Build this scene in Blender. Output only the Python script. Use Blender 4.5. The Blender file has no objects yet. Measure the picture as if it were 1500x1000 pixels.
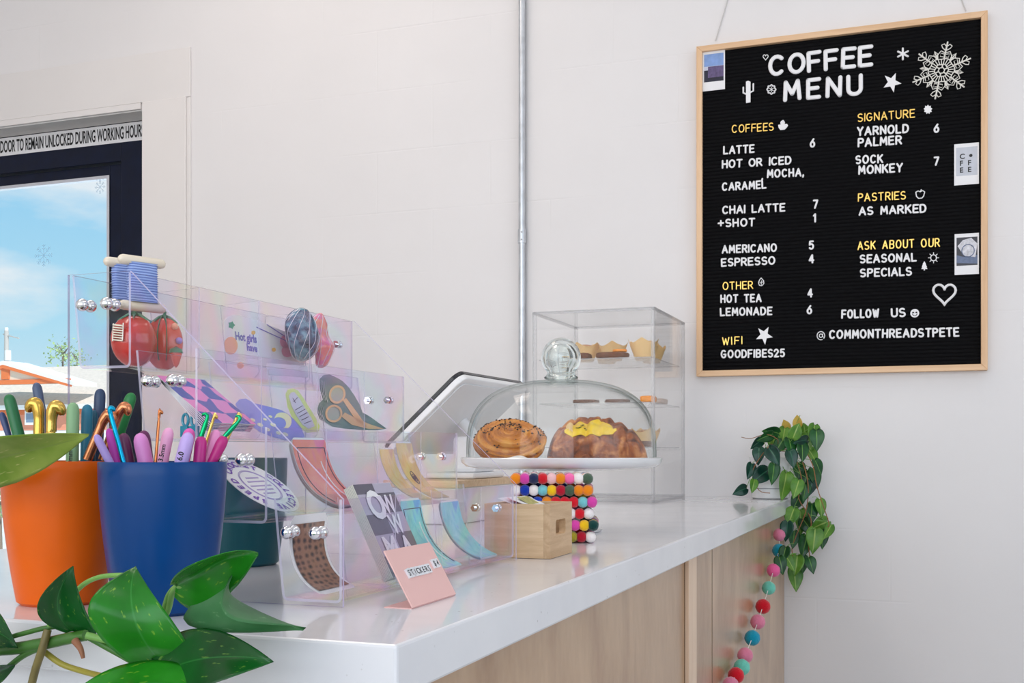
import bpy, math, random
from mathutils import Vector, Matrix
random.seed(7)
S = bpy.context.scene
COL = S.collection
PI = math.pi

# ------------------------------------------------------------ camera
F, HZ, TH = 1640.0, 657.0, math.radians(20.23)     # focal length in pixels, horizon row, yaw
EYE_Z = 1.0428
EYE = Vector((0, 0, EYE_Z))
cam_d = bpy.data.cameras.new('camera')
cam = bpy.data.objects.new('camera', cam_d)
COL.objects.link(cam)
cam.location = EYE
cam.rotation_euler = (PI/2, 0, TH)
cam_d.sensor_width = 36
cam_d.lens = F/1500*36
cam_d.shift_y = (HZ-500)/1500
cam_d.clip_start = 0.02
cam_d.clip_end = 300
S.camera = cam

# ------------------------------------------------------------ view, world, sun, room lights
S.view_settings.view_transform = 'Standard'
S.view_settings.look = 'None'
S.view_settings.gamma = 1
S.view_settings.use_curve_mapping = False
S.view_settings.exposure = -0.06
S.cycles.use_denoising = True
S.cycles.max_bounces = 12
S.cycles.diffuse_bounces = 5
S.cycles.glossy_bounces = 6
S.cycles.transmission_bounces = 12
S.cycles.transparent_max_bounces = 48
S.cycles.caustics_reflective = False
S.cycles.sample_clamp_indirect = 6

W = bpy.data.worlds.new('sky')
S.world = W
W.use_nodes = True
nt = W.node_tree
nt.nodes.clear()
def _n(t, kind, **kw):
    n = t.nodes.new(kind)
    for k, v in kw.items():
        setattr(n, k, v)
    return n
tc = _n(nt, 'ShaderNodeTexCoord')
sx = _n(nt, 'ShaderNodeSeparateXYZ')
nt.links.new(tc.outputs['Generated'], sx.inputs[0])
rp = _n(nt, 'ShaderNodeValToRGB')
rp.color_ramp.elements[0].position = 0.0
rp.color_ramp.elements[0].color = (0.80, 0.90, 0.96, 1)
rp.color_ramp.elements[1].position = 0.30
rp.color_ramp.elements[1].color = (0.22, 0.60, 0.95, 1)
e = rp.color_ramp.elements.new(0.10)
e.color = (0.48, 0.80, 0.98, 1)
nt.links.new(sx.outputs[2], rp.inputs[0])
mp = _n(nt, 'ShaderNodeMapping')
mp.inputs['Scale'].default_value = (3.0, 3.0, 9.0)
mp.inputs['Location'].default_value = (0.35, 0.2, 0.55)
nt.links.new(tc.outputs['Generated'], mp.inputs[0])
nz = _n(nt, 'ShaderNodeTexNoise')
nz.inputs['Scale'].default_value = 1.3
nz.inputs['Detail'].default_value = 6
nz.inputs['Roughness'].default_value = 0.55
nt.links.new(mp.outputs[0], nz.inputs['Vector'])
cr = _n(nt, 'ShaderNodeValToRGB')
cr.color_ramp.elements[0].position = 0.46
cr.color_ramp.elements[0].color = (0, 0, 0, 1)
cr.color_ramp.elements[1].position = 0.66
cr.color_ramp.elements[1].color = (1, 1, 1, 1)
nt.links.new(nz.outputs[0], cr.inputs[0])
mx = _n(nt, 'ShaderNodeMix', data_type='RGBA')
mx.inputs[7].default_value = (0.95, 0.97, 1.0, 1)
nt.links.new(cr.outputs[0], mx.inputs[0])
nt.links.new(rp.outputs[0], mx.inputs[6])
bg = _n(nt, 'ShaderNodeBackground')
bg.inputs[1].default_value = 1.0
nt.links.new(mx.outputs[2], bg.inputs[0])
wo = _n(nt, 'ShaderNodeOutputWorld')
nt.links.new(bg.outputs[0], wo.inputs[0])

def add_light(name, kind, loc, aim, energy, color, size=None, size_y=None, angle=None):
    d = bpy.data.lights.new(name, kind)
    d.energy = energy
    d.color = color
    if kind == 'AREA':
        d.shape = 'RECTANGLE'
        d.size = size
        d.size_y = size_y
    if angle is not None:
        d.angle = angle
    o = bpy.data.objects.new(name, d)
    COL.objects.link(o)
    o.location = loc
    o.rotation_euler = Vector(aim).to_track_quat('-Z', 'Y').to_euler()
    return o
add_light('sun', 'SUN', (10, -5, 12), (-0.75, 0.45, -0.85), 4.6, (1, 0.96, 0.9), angle=0.009)
# daylight through the shop windows behind the camera, and the ceiling panels
add_light('window_daylight', 'AREA', (-2.0, -2.72, 1.8), (0, 1, 0), 56, (1.0, 0.945, 0.905), 2.85, 2.3)
add_light('window_daylight', 'AREA', (0.9, -2.72, 1.8), (0, 1, 0), 54, (0.85, 0.90, 1.0), 2.85, 2.3)
add_light('side_window_daylight', 'AREA', (2.93, 0.6, 1.75), (-1, 0, 0), 22, (0.88, 0.92, 1.0), 2.4, 1.9)
PANELS = [(-1.9, 0.6), (-1.9, 2.2), (0.6, 0.6), (0.6, 2.2)]
for (x_, y_) in PANELS:
    add_light('ceiling_panel_light', 'AREA', (x_, y_, 3.34), (0, 0, -1), 11 if x_ < 0 else 4, (1.0, 0.86, 0.76) if x_ < 0 else (1.0, 0.95, 0.92), 0.55, 1.15)

# ------------------------------------------------------------ pixel rays (1500 x 1000 frame) to points in the place
FWD = Vector((-math.sin(TH), math.cos(TH), 0))
RGT = Vector((math.cos(TH), math.sin(TH), 0))
UP = Vector((0, 0, 1))
def ray(px, py):
    return FWD + RGT*((px-750)/F) + UP*((HZ-py)/F)
def at_y(px, py, Y):
    r = ray(px, py); return EYE + r*(Y/r.y)
def at_z(px, py, Z):
    r = ray(px, py); return EYE + r*((Z-EYE_Z)/r.z)
def at_x(px, py, X):
    r = ray(px, py); return EYE + r*(X/r.x)
def at_d(px, py, d):
    return EYE + ray(px, py)*d
def at_p(px, py, p0, n):
    r = ray(px, py); return EYE + r*((Vector(p0)-EYE).dot(n)/r.dot(n))

# ------------------------------------------------------------ mesh builder
ORG = {}
class MB:
    def __init__(s):
        s.v = []; s.f = []; s.m = []; s.uv = {}
    def vert(s, p, uv=None):
        s.v.append(Vector(p))
        if uv is not None: s.uv[len(s.v)-1] = uv
        return len(s.v)-1
    def face(s, idx, m=0):
        s.f.append(tuple(idx)); s.m.append(m)
    def box(s, x0, x1, y0, y1, z0, z1, m=0, edge=None, thin=None):
        b = len(s.v)
        for z in (z0, z1):
            for (x, y) in ((x0, y0), (x1, y0), (x1, y1), (x0, y1)):
                s.v.append(Vector((x, y, z)))
        fs = [(0,3,2,1,'z'), (4,5,6,7,'z'), (0,1,5,4,'y'), (1,2,6,5,'x'), (2,3,7,6,'y'), (3,0,4,7,'x')]
        for a, c, d, e_, ax in fs:
            mm = m if (edge is None or ax == thin) else edge
            s.face((b+a, b+c, b+d, b+e_), mm)
    def obox(s, c, ax, ay, az, m=0):
        """box given its centre and three half vectors"""
        c = Vector(c); b = len(s.v)
        for k in (-1, 1):
            for (i, j) in ((-1,-1), (1,-1), (1,1), (-1,1)):
                s.v.append(c + Vector(ax)*i + Vector(ay)*j + Vector(az)*k)
        for q in ((0,3,2,1), (4,5,6,7), (0,1,5,4), (1,2,6,5), (2,3,7,6), (3,0,4,7)):
            s.face([b+k for k in q], m)
    def tube(s, pts, r, n=10, m=0, caps=True, flat=None):
        pts = [Vector(p) for p in pts]
        rs = r if isinstance(r, (list, tuple)) else [r]*len(pts)
        rings = []
        t0 = (pts[1]-pts[0]).normalized()
        ref = Vector((0,0,1)) if abs(t0.z) < 0.9 else Vector((1,0,0))
        if flat is not None: ref = Vector(flat)
        u = (ref - t0*ref.dot(t0)).normalized()
        for i, p in enumerate(pts):
            if i == 0: t = pts[1]-pts[0]
            elif i == len(pts)-1: t = pts[-1]-pts[-2]
            else: t = (pts[i+1]-pts[i]).normalized()+(pts[i]-pts[i-1]).normalized()
            t = t.normalized() if t.length > 1e-9 else t0
            u = (u - t*u.dot(t))
            u = u.normalized() if u.length > 1e-6 else t.orthogonal().normalized()
            w = t.cross(u)
            ring = []
            for k in range(n):
                a = 2*PI*k/n
                ring.append(s.vert(p + (u*math.cos(a)+w*math.sin(a))*rs[i]))
            rings.append(ring)
        for a, b in zip(rings, rings[1:]):
            for k in range(n):
                s.face((a[k], a[(k+1)%n], b[(k+1)%n], b[k]), m)
        if caps:
            s.face(list(reversed(rings[0])), m); s.face(rings[-1], m)
    def capsule(s, p, q, r0, r1, n=12, m=0):
        p = Vector(p); q = Vector(q); d = (q-p).normalized()
        pts = []; rs = []
        for a in (80, 60, 35, 0):
            pts.append(p - d*r0*math.sin(math.radians(a))); rs.append(r0*math.cos(math.radians(a)))
        for a in (0, 35, 60, 80):
            pts.append(q + d*r1*math.sin(math.radians(a))); rs.append(r1*math.cos(math.radians(a)))
        s.tube(pts, rs, n, m)
    def lathe(s, prof, c=(0,0,0), n=40, m=0, close=False):
        c = Vector(c); rings = []
        for (r, z) in prof:
            if r < 1e-6:
                rings.append([s.vert(c+Vector((0,0,z)))])
            else:
                rings.append([s.vert(c+Vector((r*math.cos(2*PI*k/n), r*math.sin(2*PI*k/n), z))) for k in range(n)])
        if close: rings.append(rings[0])
        for a, b in zip(rings, rings[1:]):
            for k in range(n):
                k2 = (k+1) % n
                if len(a) == 1 and len(b) == 1: continue
                if len(a) == 1: s.face((a[0], b[k2], b[k]), m)
                elif len(b) == 1: s.face((a[k], a[k2], b[0]), m)
                else: s.face((a[k], a[k2], b[k2], b[k]), m)
    def ball(s, c, r, n=16, nv=10, m=0, sq=(1,1,1), fn=None):
        c = Vector(c); rows = []
        for i in range(nv+1):
            th = PI*i/nv
            if i in (0, nv):
                d = Vector((0,0,math.cos(th)))
                k = fn(d) if fn else 1
                rows.append([s.vert(c+Vector((0, 0, d.z*r*sq[2]*k)))]); continue
            row = []
            for j in range(n):
                a = 2*PI*j/n
                d = Vector((math.sin(th)*math.cos(a), math.sin(th)*math.sin(a), math.cos(th)))
                k = fn(d) if fn else 1
                row.append(s.vert(c+Vector((d.x*sq[0], d.y*sq[1], d.z*sq[2]))*r*k))
            rows.append(row)
        for a, b in zip(rows, rows[1:]):
            for k in range(n):
                k2 = (k+1) % n
                if len(a) == 1: s.face((a[0], b[k], b[k2]), m)
                elif len(b) == 1: s.face((a[k2], a[k], b[0]), m)
                else: s.face((a[k2], a[k], b[k], b[k2]), m)
    def grid(s, fn, nu, nv, m=0, flip=False):
        idx = [[s.vert(fn(i/nu, j/nv), (i/nu, j/nv)) for j in range(nv+1)] for i in range(nu+1)]
        for i in range(nu):
            for j in range(nv):
                q = (idx[i][j], idx[i+1][j], idx[i+1][j+1], idx[i][j+1])
                s.face(q[::-1] if flip else q, m)
        return idx
    def prism(s, poly, off, m=0, ms=None, uvs=None):
        """polygon of 3D points pushed by the vector off"""
        n = len(poly); off = Vector(off)
        a = [s.vert(p, uvs[k] if uvs else None) for k, p in enumerate(poly)]
        b = [s.vert(Vector(p)+off, uvs[k] if uvs else None) for k, p in enumerate(poly)]
        s.face(a[::-1], m); s.face(b, m)
        for k in range(n):
            s.face((a[k], a[(k+1)%n], b[(k+1)%n], b[k]), m if ms is None else ms)
    def sheet(s, prof, y0, y1, th, m=0, edge=None, caps=True):
        """an (x,z) polyline swept along y with thickness th"""
        n = len(prof); inn = []; out = []
        nr = []
        for i in range(n):
            a = Vector(prof[max(i-1, 0)]); b = Vector(prof[min(i+1, n-1)])
            t = (b-a).normalized(); nr.append(Vector((-t.y, t.x)))
        for y in (y0, y1):
            inn.append([s.vert((prof[i][0], y, prof[i][1])) for i in range(n)])
            out.append([s.vert((prof[i][0]+nr[i].x*th, y, prof[i][1]+nr[i].y*th)) for i in range(n)])
        e_ = m if edge is None else edge
        for i in range(n-1):
            s.face((inn[0][i], inn[1][i], inn[1][i+1], inn[0][i+1]), m)
            s.face((out[0][i+1], out[1][i+1], out[1][i], out[0][i]), m)
            s.face((inn[0][i], inn[0][i+1], out[0][i+1], out[0][i]), e_)
            s.face((inn[1][i+1], inn[1][i], out[1][i], out[1][i+1]), e_)
        for i in (0, n-1):
            s.face((inn[0][i], out[0][i], out[1][i], inn[1][i]), e_)
    def glyphs(s, text, org, uvec, vvec, h, m=0, wscale=1.0, align='LEFT', bold=0.0, lift=0.0):
        """printed text in the built-in face, laid on the plane org + u*uvec + v*vvec; h is the cap height"""
        cu = bpy.data.curves.new('t', 'FONT')
        cu.body = text; cu.size = h/0.69; cu.align_x = align; cu.offset = bold*h; cu.resolution_u = 3
        ob = bpy.data.objects.new('t', cu); COL.objects.link(ob)
        dg = bpy.context.evaluated_depsgraph_get()
        me = bpy.data.meshes.new_from_object(ob.evaluated_get(dg))
        u = Vector(uvec).normalized(); v = Vector(vvec).normalized(); w = u.cross(v)
        b = len(s.v); o = Vector(org)+w*lift
        for q in me.vertices: s.v.append(o+u*q.co.x*wscale+v*q.co.y)
        for p in me.polygons: s.face([b+k for k in p.vertices], m)
        bpy.data.objects.remove(ob); bpy.data.curves.remove(cu); bpy.data.meshes.remove(me)
    def build(s, name, mats, parent=None, org=None, smooth=True, bevel=None, sharp=40, sub=0):
        me = bpy.data.meshes.new(name)
        if parent is not None: o = ORG[parent.name]
        elif org is not None: o = Vector(org)
        else:
            lo = [min(p[k] for p in s.v) for k in range(3)]; hi = [max(p[k] for p in s.v) for k in range(3)]
            o = Vector(((lo[0]+hi[0])/2, (lo[1]+hi[1])/2, lo[2]))
        me.from_pydata([tuple(p-o) for p in s.v], [], s.f)
        if not isinstance(mats, (list, tuple)): mats = [mats]
        for q in mats: me.materials.append(q)
        if len(mats) > 1: me.polygons.foreach_set('material_index', s.m)
        if s.uv:
            L = me.uv_layers.new(name='UVMap')
            for lp in me.loops:
                L.data[lp.index].uv = s.uv.get(lp.vertex_index, (0.5, 0.5))
        me.polygons.foreach_set('use_smooth', [smooth]*len(me.polygons))
        if smooth: me.set_sharp_from_angle(angle=math.radians(sharp))
        me.update()
        ob = bpy.data.objects.new(name, me); COL.objects.link(ob)
        if parent is not None:
            ob.parent = parent
        else:
            ob.location = o
        ORG[ob.name] = o
        if bevel:
            bm_ = ob.modifiers.new('bevel', 'BEVEL'); bm_.width = bevel; bm_.segments = 2; bm_.limit_method = 'ANGLE'
        if sub:
            sm_ = ob.modifiers.new('sub', 'SUBSURF'); sm_.levels = sub; sm_.render_levels = sub
        return ob

def tag(o, label=None, cat=None, group=None, kind=None):
    if label: o['label'] = label
    if cat: o['category'] = cat
    if group: o['group'] = group
    if kind: o['kind'] = kind
    return o
def thing(name, label, cat, loc, group=None):
    o = bpy.data.objects.new(name, None); COL.objects.link(o)
    o.empty_display_size = 0.02
    o.location = loc; ORG[o.name] = Vector(loc)
    return tag(o, label, cat, group)
def kids(o):
    return [c for c in list(bpy.data.objects) if c.parent == o]
def dup(root, loc, rotz=0, label=None, group=None, scale=None):
    ch = [(c, kids(c)) for c in kids(root)]
    r = root.copy(); COL.objects.link(r)
    r.location = loc; r.rotation_euler = (0, 0, rotz)
    if scale: r.scale = (scale,)*3
    for c, gs in ch:
        k = c.copy(); COL.objects.link(k); k.parent = r
        for g in gs:
            q = g.copy(); COL.objects.link(q); q.parent = k
    if label: r['label'] = label
    if group: r['group'] = group
    return r

# ------------------------------------------------------------ materials
def newmat(name):
    m = bpy.data.materials.new(name); m.use_nodes = True
    t = m.node_tree; t.nodes.clear()
    out = t.nodes.new('ShaderNodeOutputMaterial')
    return m, t, out
def setin(n, **kw):
    for k, v in kw.items():
        n.inputs[k.replace('_', ' ')].default_value = v
def rgba(c): return (c[0], c[1], c[2], 1)
def srgb(r, g, b):
    f = lambda c: (c/12.92 if c <= 0.04045 else ((c+0.055)/1.055)**2.4)
    return (f(r/255), f(g/255), f(b/255))
def ramp(t, stops, interp='LINEAR'):
    n = t.nodes.new('ShaderNodeValToRGB'); cr_ = n.color_ramp; cr_.interpolation = interp
    while len(cr_.elements) < len(stops): cr_.elements.new(0.5)
    for e_, (p, c) in zip(cr_.elements, stops):
        e_.position = p; e_.color = rgba(c)
    return n
def plain(name, col, rough=0.5, metal=0.0, spec=0.5, noise=0.0, nscale=40, bump=0.0, bscale=200, coat=0.0, sss=0.0, trans=0.0, sheen=0.0):
    m, t, out = newmat(name)
    p = t.nodes.new('ShaderNodeBsdfPrincipled')
    p.inputs['Roughness'].default_value = rough; p.inputs['Metallic'].default_value = metal
    p.inputs['Specular IOR Level'].default_value = spec
    p.inputs['Coat Weight'].default_value = coat; p.inputs['Coat Roughness'].default_value = 0.08
    p.inputs['Sheen Weight'].default_value = sheen
    if sss:
        p.inputs['Subsurface Weight'].default_value = sss
        p.inputs['Subsurface Radius'].default_value = (0.01, 0.006, 0.004)
        p.inputs['Subsurface Scale'].default_value = 0.5
    p.inputs['Transmission Weight'].default_value = trans
    tcn = t.nodes.new('ShaderNodeTexCoord')
    nz_ = t.nodes.new('ShaderNodeTexNoise'); nz_.inputs['Scale'].default_value = nscale; nz_.inputs['Detail'].default_value = 4
    t.links.new(tcn.outputs['Object'], nz_.inputs['Vector'])
    k = noise
    rr = ramp(t, [(0.3, tuple(c*(1-k) for c in col)), (0.7, tuple(min(1, c*(1+k)) for c in col))])
    t.links.new(nz_.outputs[0], rr.inputs[0]); t.links.new(rr.outputs[0], p.inputs['Base Color'])
    if bump:
        nb = t.nodes.new('ShaderNodeTexNoise'); nb.inputs['Scale'].default_value = bscale; nb.inputs['Detail'].default_value = 5
        t.links.new(tcn.outputs['Object'], nb.inputs['Vector'])
        bp = t.nodes.new('ShaderNodeBump'); bp.inputs['Strength'].default_value = bump; bp.inputs['Distance'].default_value = 0.002
        t.links.new(nb.outputs[0], bp.inputs['Height']); t.links.new(bp.outputs[0], p.inputs['Normal'])
    t.links.new(p.outputs[0], out.inputs[0])
    return m
def wood(name, c0, c1, axis='Z', scale=14, rough=0.5, stretch=0.06, coat=0.0, fine=0.25):
    m, t, out = newmat(name)
    p = t.nodes.new('ShaderNodeBsdfPrincipled'); p.inputs['Roughness'].default_value = rough
    p.inputs['Coat Weight'].default_value = coat; p.inputs['Coat Roughness'].default_value = 0.22
    tcn = t.nodes.new('ShaderNodeTexCoord'); mp_ = t.nodes.new('ShaderNodeMapping')
    sc = [1, 1, 1]; sc['XYZ'.index(axis)] = stretch
    mp_.inputs['Scale'].default_value = sc
    t.links.new(tcn.outputs['Object'], mp_.inputs[0])
    a = t.nodes.new('ShaderNodeTexNoise'); a.inputs['Scale'].default_value = scale; a.inputs['Detail'].default_value = 5
    a.inputs['Distortion'].default_value = 0.8
    b = t.nodes.new('ShaderNodeTexNoise'); b.inputs['Scale'].default_value = scale*14; b.inputs['Detail'].default_value = 3
    t.links.new(mp_.outputs[0], a.inputs['Vector']); t.links.new(mp_.outputs[0], b.inputs['Vector'])
    ad = t.nodes.new('ShaderNodeMix'); ad.inputs[0].default_value = fine
    t.links.new(a.outputs[0], ad.inputs[2]); t.links.new(b.outputs[0], ad.inputs[3])
    rr = ramp(t, [(0.32, c0), (0.66, c1)])
    t.links.new(ad.outputs[0], rr.inputs[0]); t.links.new(rr.outputs[0], p.inputs['Base Color'])
    t.links.new(p.outputs[0], out.inputs[0])
    return m
def acrylic(name, tint=(0.985, 0.985, 0.99), haze=0.03, irid=0.0, refl=1.0, rough=0.02, f0=0.035, iscale=9.0, hazecol=(0.9, 0.88, 0.95), power=5.0, limb=None):
    """clear sheet plastic: straight transmission, a mirror part that grows towards grazing, a little haze,
    and (irid) the pastel interference film the display trays carry"""
    m, t, out = newmat(name)
    lw = t.nodes.new('ShaderNodeLayerWeight'); lw.inputs[0].default_value = 0.5
    pw = t.nodes.new('ShaderNodeMath'); pw.operation = 'POWER'; pw.inputs[1].default_value = power
    t.links.new(lw.outputs['Facing'], pw.inputs[0])
    ma = t.nodes.new('ShaderNodeMath'); ma.operation = 'MULTIPLY_ADD'; ma.inputs[1].default_value = 0.9*refl; ma.inputs[2].default_value = f0*refl
    ma.use_clamp = True
    t.links.new(pw.outputs[0], ma.inputs[0])
    tr = t.nodes.new('ShaderNodeBsdfTransparent'); tr.inputs[0].default_value = rgba(tint)
    gl = t.nodes.new('ShaderNodeBsdfGlossy'); gl.inputs['Roughness'].default_value = rough
    df = t.nodes.new('ShaderNodeBsdfTranslucent'); df.inputs[0].default_value = rgba(hazecol)
    dd = t.nodes.new('ShaderNodeBsdfDiffuse'); dd.inputs[0].default_value = rgba(hazecol)
    hz_ = t.nodes.new('ShaderNodeMixShader'); hz_.inputs[0].default_value = 0.5
    t.links.new(dd.outputs[0], hz_.inputs[1]); t.links.new(df.outputs[0], hz_.inputs[2])
    m1 = t.nodes.new('ShaderNodeMixShader'); m1.inputs[0].default_value = haze
    t.links.new(tr.outputs[0], m1.inputs[1]); t.links.new(hz_.outputs[0], m1.inputs[2])
    m2 = t.nodes.new('ShaderNodeMixShader')
    t.links.new(ma.outputs[0], m2.inputs[0]); t.links.new(m1.outputs[0], m2.inputs[1]); t.links.new(gl.outputs[0], m2.inputs[2])
    if limb:
        rl = ramp(t, [(0.74, tint), (1.0, limb)])
        t.links.new(lw.outputs['Facing'], rl.inputs[0]); t.links.new(rl.outputs[0], tr.inputs[0])
    if irid:
        tcn = t.nodes.new('ShaderNodeTexCoord')
        mp_ = t.nodes.new('ShaderNodeMapping'); mp_.inputs['Scale'].default_value = (1.2, 1.0, 1.0); mp_.inputs['Rotation'].default_value = (0.5, 0.3, 0.4)
        t.links.new(tcn.outputs['Object'], mp_.inputs[0])
        nz_ = t.nodes.new('ShaderNodeTexNoise'); nz_.inputs['Scale'].default_value = iscale; nz_.inputs['Detail'].default_value = 2
        nz_.inputs['Distortion'].default_value = 1.2
        t.links.new(mp_.outputs[0], nz_.inputs['Vector'])
        ad = t.nodes.new('ShaderNodeMath'); ad.operation = 'MULTIPLY_ADD'; ad.inputs[1].default_value = 2.6; ad.inputs[2].default_value = 0
        t.links.new(nz_.outputs[0], ad.inputs[0])
        a2 = t.nodes.new('ShaderNodeMath'); a2.operation = 'MULTIPLY_ADD'; a2.inputs[1].default_value = 1.1
        t.links.new(lw.outputs['Facing'], a2.inputs[0]); t.links.new(ad.outputs[0], a2.inputs[2])
        fr = t.nodes.new('ShaderNodeMath'); fr.operation = 'FRACT'
        t.links.new(a2.outputs[0], fr.inputs[0])
        rr = ramp(t, [(0.0, (1, .60, .80)), (0.17, (1, .85, .55)), (0.34, (.85, 1, .66)), (0.5, (.55, .95, 1)), (0.67, (.62, .70, 1)), (0.84, (.88, .62, 1)), (1.0, (1, .60, .80))])
        t.links.new(fr.outputs[0], rr.inputs[0])
        mt = t.nodes.new('ShaderNodeMix'); mt.data_type = 'RGBA'; mt.inputs[0].default_value = irid*0.7
        mt.inputs[6].default_value = rgba(tint); t.links.new(rr.outputs[0], mt.inputs[7])
        t.links.new(mt.outputs[2], tr.inputs[0])
        mg = t.nodes.new('ShaderNodeMix'); mg.data_type = 'RGBA'; mg.inputs[0].default_value = min(1, irid*4)
        mg.inputs[6].default_value = (1, 1, 1, 1); t.links.new(rr.outputs[0], mg.inputs[7])
        t.links.new(mg.outputs[2], gl.inputs[0]); t.links.new(mg.outputs[2], dd.inputs[0]); t.links.new(mg.outputs[2], df.inputs[0])
    t.links.new(m2.outputs[0], out.inputs[0])
    return m
def uvmat(name, build, rough=0.35, coat=0.3, film=0.0):
    """printed sticker: build(t, uv_socket) returns the colour socket"""
    m, t, out = newmat(name)
    p = t.nodes.new('ShaderNodeBsdfPrincipled'); p.inputs['Roughness'].default_value = rough
    p.inputs['Coat Weight'].default_value = coat
    if film:
        p.inputs['Thin Film Thickness'].default_value = film; p.inputs['Thin Film IOR'].default_value = 1.6
    u = t.nodes.new('ShaderNodeUVMap')
    t.links.new(build(t, u.outputs[0]), p.inputs['Base Color'])
    t.links.new(p.outputs[0], out.inputs[0])
    return m
def L(t, a, b): t.links.new(a, b)
# ============================================================ the setting
ZC = 0.90                      # counter height
WY = 3.35                      # face of the back wall
X0, X1, Y0, ZH = -4.4, 3.0, -2.8, 3.4

def wall_mat(name, col, blocks=True):
    m, t, out = newmat(name)
    p = t.nodes.new('ShaderNodeBsdfPrincipled'); p.inputs['Roughness'].default_value = 0.55
    tcn = t.nodes.new('ShaderNodeTexCoord')
    mp_ = t.nodes.new('ShaderNodeMapping'); mp_.inputs['Rotation'].default_value = (PI/2, 0, 0)
    t.links.new(tcn.outputs['Object'], mp_.inputs[0])
    br = t.nodes.new('ShaderNodeTexBrick'); br.inputs['Scale'].default_value = 1.0
    br.inputs['Brick Width'].default_value = 0.406; br.inputs['Row Height'].default_value = 0.203
    br.inputs['Mortar Size'].default_value = 0.004; br.inputs['Mortar Smooth'].default_value = 1.0
    br.inputs['Color1'].default_value = (1, 1, 1, 1); br.inputs['Color2'].default_value = (1, 1, 1, 1); br.inputs['Mortar'].default_value = (0, 0, 0, 1)
    t.links.new(mp_.outputs[0], br.inputs[0])
    # the joints are mostly filled with paint: they show only in places
    pn = t.nodes.new('ShaderNodeTexNoise'); pn.inputs['Scale'].default_value = 1.7; pn.inputs['Detail'].default_value = 4
    t.links.new(tcn.outputs['Object'], pn.inputs['Vector'])
    pr = ramp(t, [(0.50, (0, 0, 0)), (0.66, (1, 1, 1))]); t.links.new(pn.outputs[0], pr.inputs[0])
    mk = t.nodes.new('ShaderNodeMix'); mk.data_type = 'FLOAT'; mk.inputs[2].default_value = 1.0
    t.links.new(pr.outputs[0], mk.inputs[0]); t.links.new(br.outputs['Color'], mk.inputs[3])
    n1 = t.nodes.new('ShaderNodeTexNoise'); n1.inputs['Scale'].default_value = 9; n1.inputs['Detail'].default_value = 8; n1.inputs['Roughness'].default_value = 0.6
    t.links.new(tcn.outputs['Object'], n1.inputs['Vector'])
    ad = t.nodes.new('ShaderNodeMath'); ad.operation = 'MULTIPLY_ADD'; ad.inputs[1].default_value = 0.9
    t.links.new(n1.outputs[0], ad.inputs[0]); t.links.new(mk.outputs[0], ad.inputs[2])
    bp = t.nodes.new('ShaderNodeBump'); bp.inputs['Strength'].default_value = 0.16 if blocks else 0.05; bp.inputs['Distance'].default_value = 0.006
    if blocks: t.links.new(ad.outputs[0], bp.inputs['Height'])
    else: t.links.new(n1.outputs[0], bp.inputs['Height'])
    t.links.new(bp.outputs[0], p.inputs['Normal'])
    n2 = t.nodes.new('ShaderNodeTexNoise'); n2.inputs['Scale'].default_value = 2.2; n2.inputs['Detail'].default_value = 5
    t.links.new(tcn.outputs['Object'], n2.inputs['Vector'])
    rr = ramp(t, [(0.35, tuple(c*0.97 for c in col)), (0.65, col)]); t.links.new(n2.outputs[0], rr.inputs[0])
    t.links.new(rr.outputs[0], p.inputs['Base Color'])
    t.links.new(p.outputs[0], out.inputs[0])
    return m
M_wall = wall_mat('white_painted_block', (0.80, 0.785, 0.79))
M_plaster = wall_mat('white_painted_plaster', (0.79, 0.765, 0.755), False)
M_trim = plain('white_trim_paint', (0.80, 0.77, 0.755), 0.45, noise=0.01, nscale=6)
M_ceil = plain('white_ceiling', (0.85, 0.85, 0.85), 0.8)
M_floor = plain('grey_concrete', (0.42, 0.41, 0.40), 0.35, noise=0.12, nscale=5)
M_navy = plain('black_navy_door_paint', (0.002, 0.006, 0.024), 0.35, spec=0.25, noise=0.2, nscale=20, bump=0.05, bscale=60)
M_glass = acrylic('window_glass', tint=(0.97, 0.985, 0.985), haze=0.0, f0=0.03, refl=0.8)
M_black = plain('black_print', (0.006, 0.006, 0.008), 0.5)
M_white = plain('white_print', (0.84, 0.84, 0.86), 0.45)

def struct(o):
    o['kind'] = 'structure'; return o
J = at_y(208, 150, WY)                       # right edge of the door opening
DX1 = J.x; DX0 = DX1-1.02
DZ = at_y(207, 160.5, WY).z
b = MB()
b.box(DX1, X1+0.12, WY, WY+0.2, 0, ZH)
b.box(X0-0.12, DX0, WY, WY+0.2, 0, ZH)
b.box(DX0, DX1, WY, WY+0.2, DZ, ZH)
struct(b.build('wall_back', M_wall, smooth=False))
b = MB(); b.box(X0-0.12, X0, Y0-0.12, WY, 0, ZH)
struct(b.build('wall_left', M_plaster, smooth=False))
def holed(axis, c0, c1, a0, a1, h0, h1, z0, z1):
    b = MB()
    def bx(p, q, r, s):
        if axis == 'y': b.box(p, q, c0, c1, r, s)
        else: b.box(c0, c1, p, q, r, s)
    bx(a0, h0, 0, ZH); bx(h1, a1, 0, ZH); bx(h0, h1, 0, z0); bx(h0, h1, z1, ZH)
    return b
struct(holed('y', Y0-0.12, Y0, X0-0.12, X1+0.12, -3.5, 2.4, 0.6, 3.0).build('wall_front', M_plaster, smooth=False))
struct(holed('x', X1, X1+0.12, Y0, WY, -0.6, 1.8, 0.8, 2.7).build('wall_right', M_plaster, smooth=False))
b = MB(); b.box(X0-0.12, X1+0.12, Y0-0.12, WY+0.2, -0.1, 0)
struct(b.build('floor', M_floor, smooth=False))
b = MB(); b.box(X0-0.12, X1+0.12, Y0-0.12, WY+0.2, ZH, ZH+0.15)
struct(b.build('ceiling', M_ceil, smooth=False))
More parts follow.
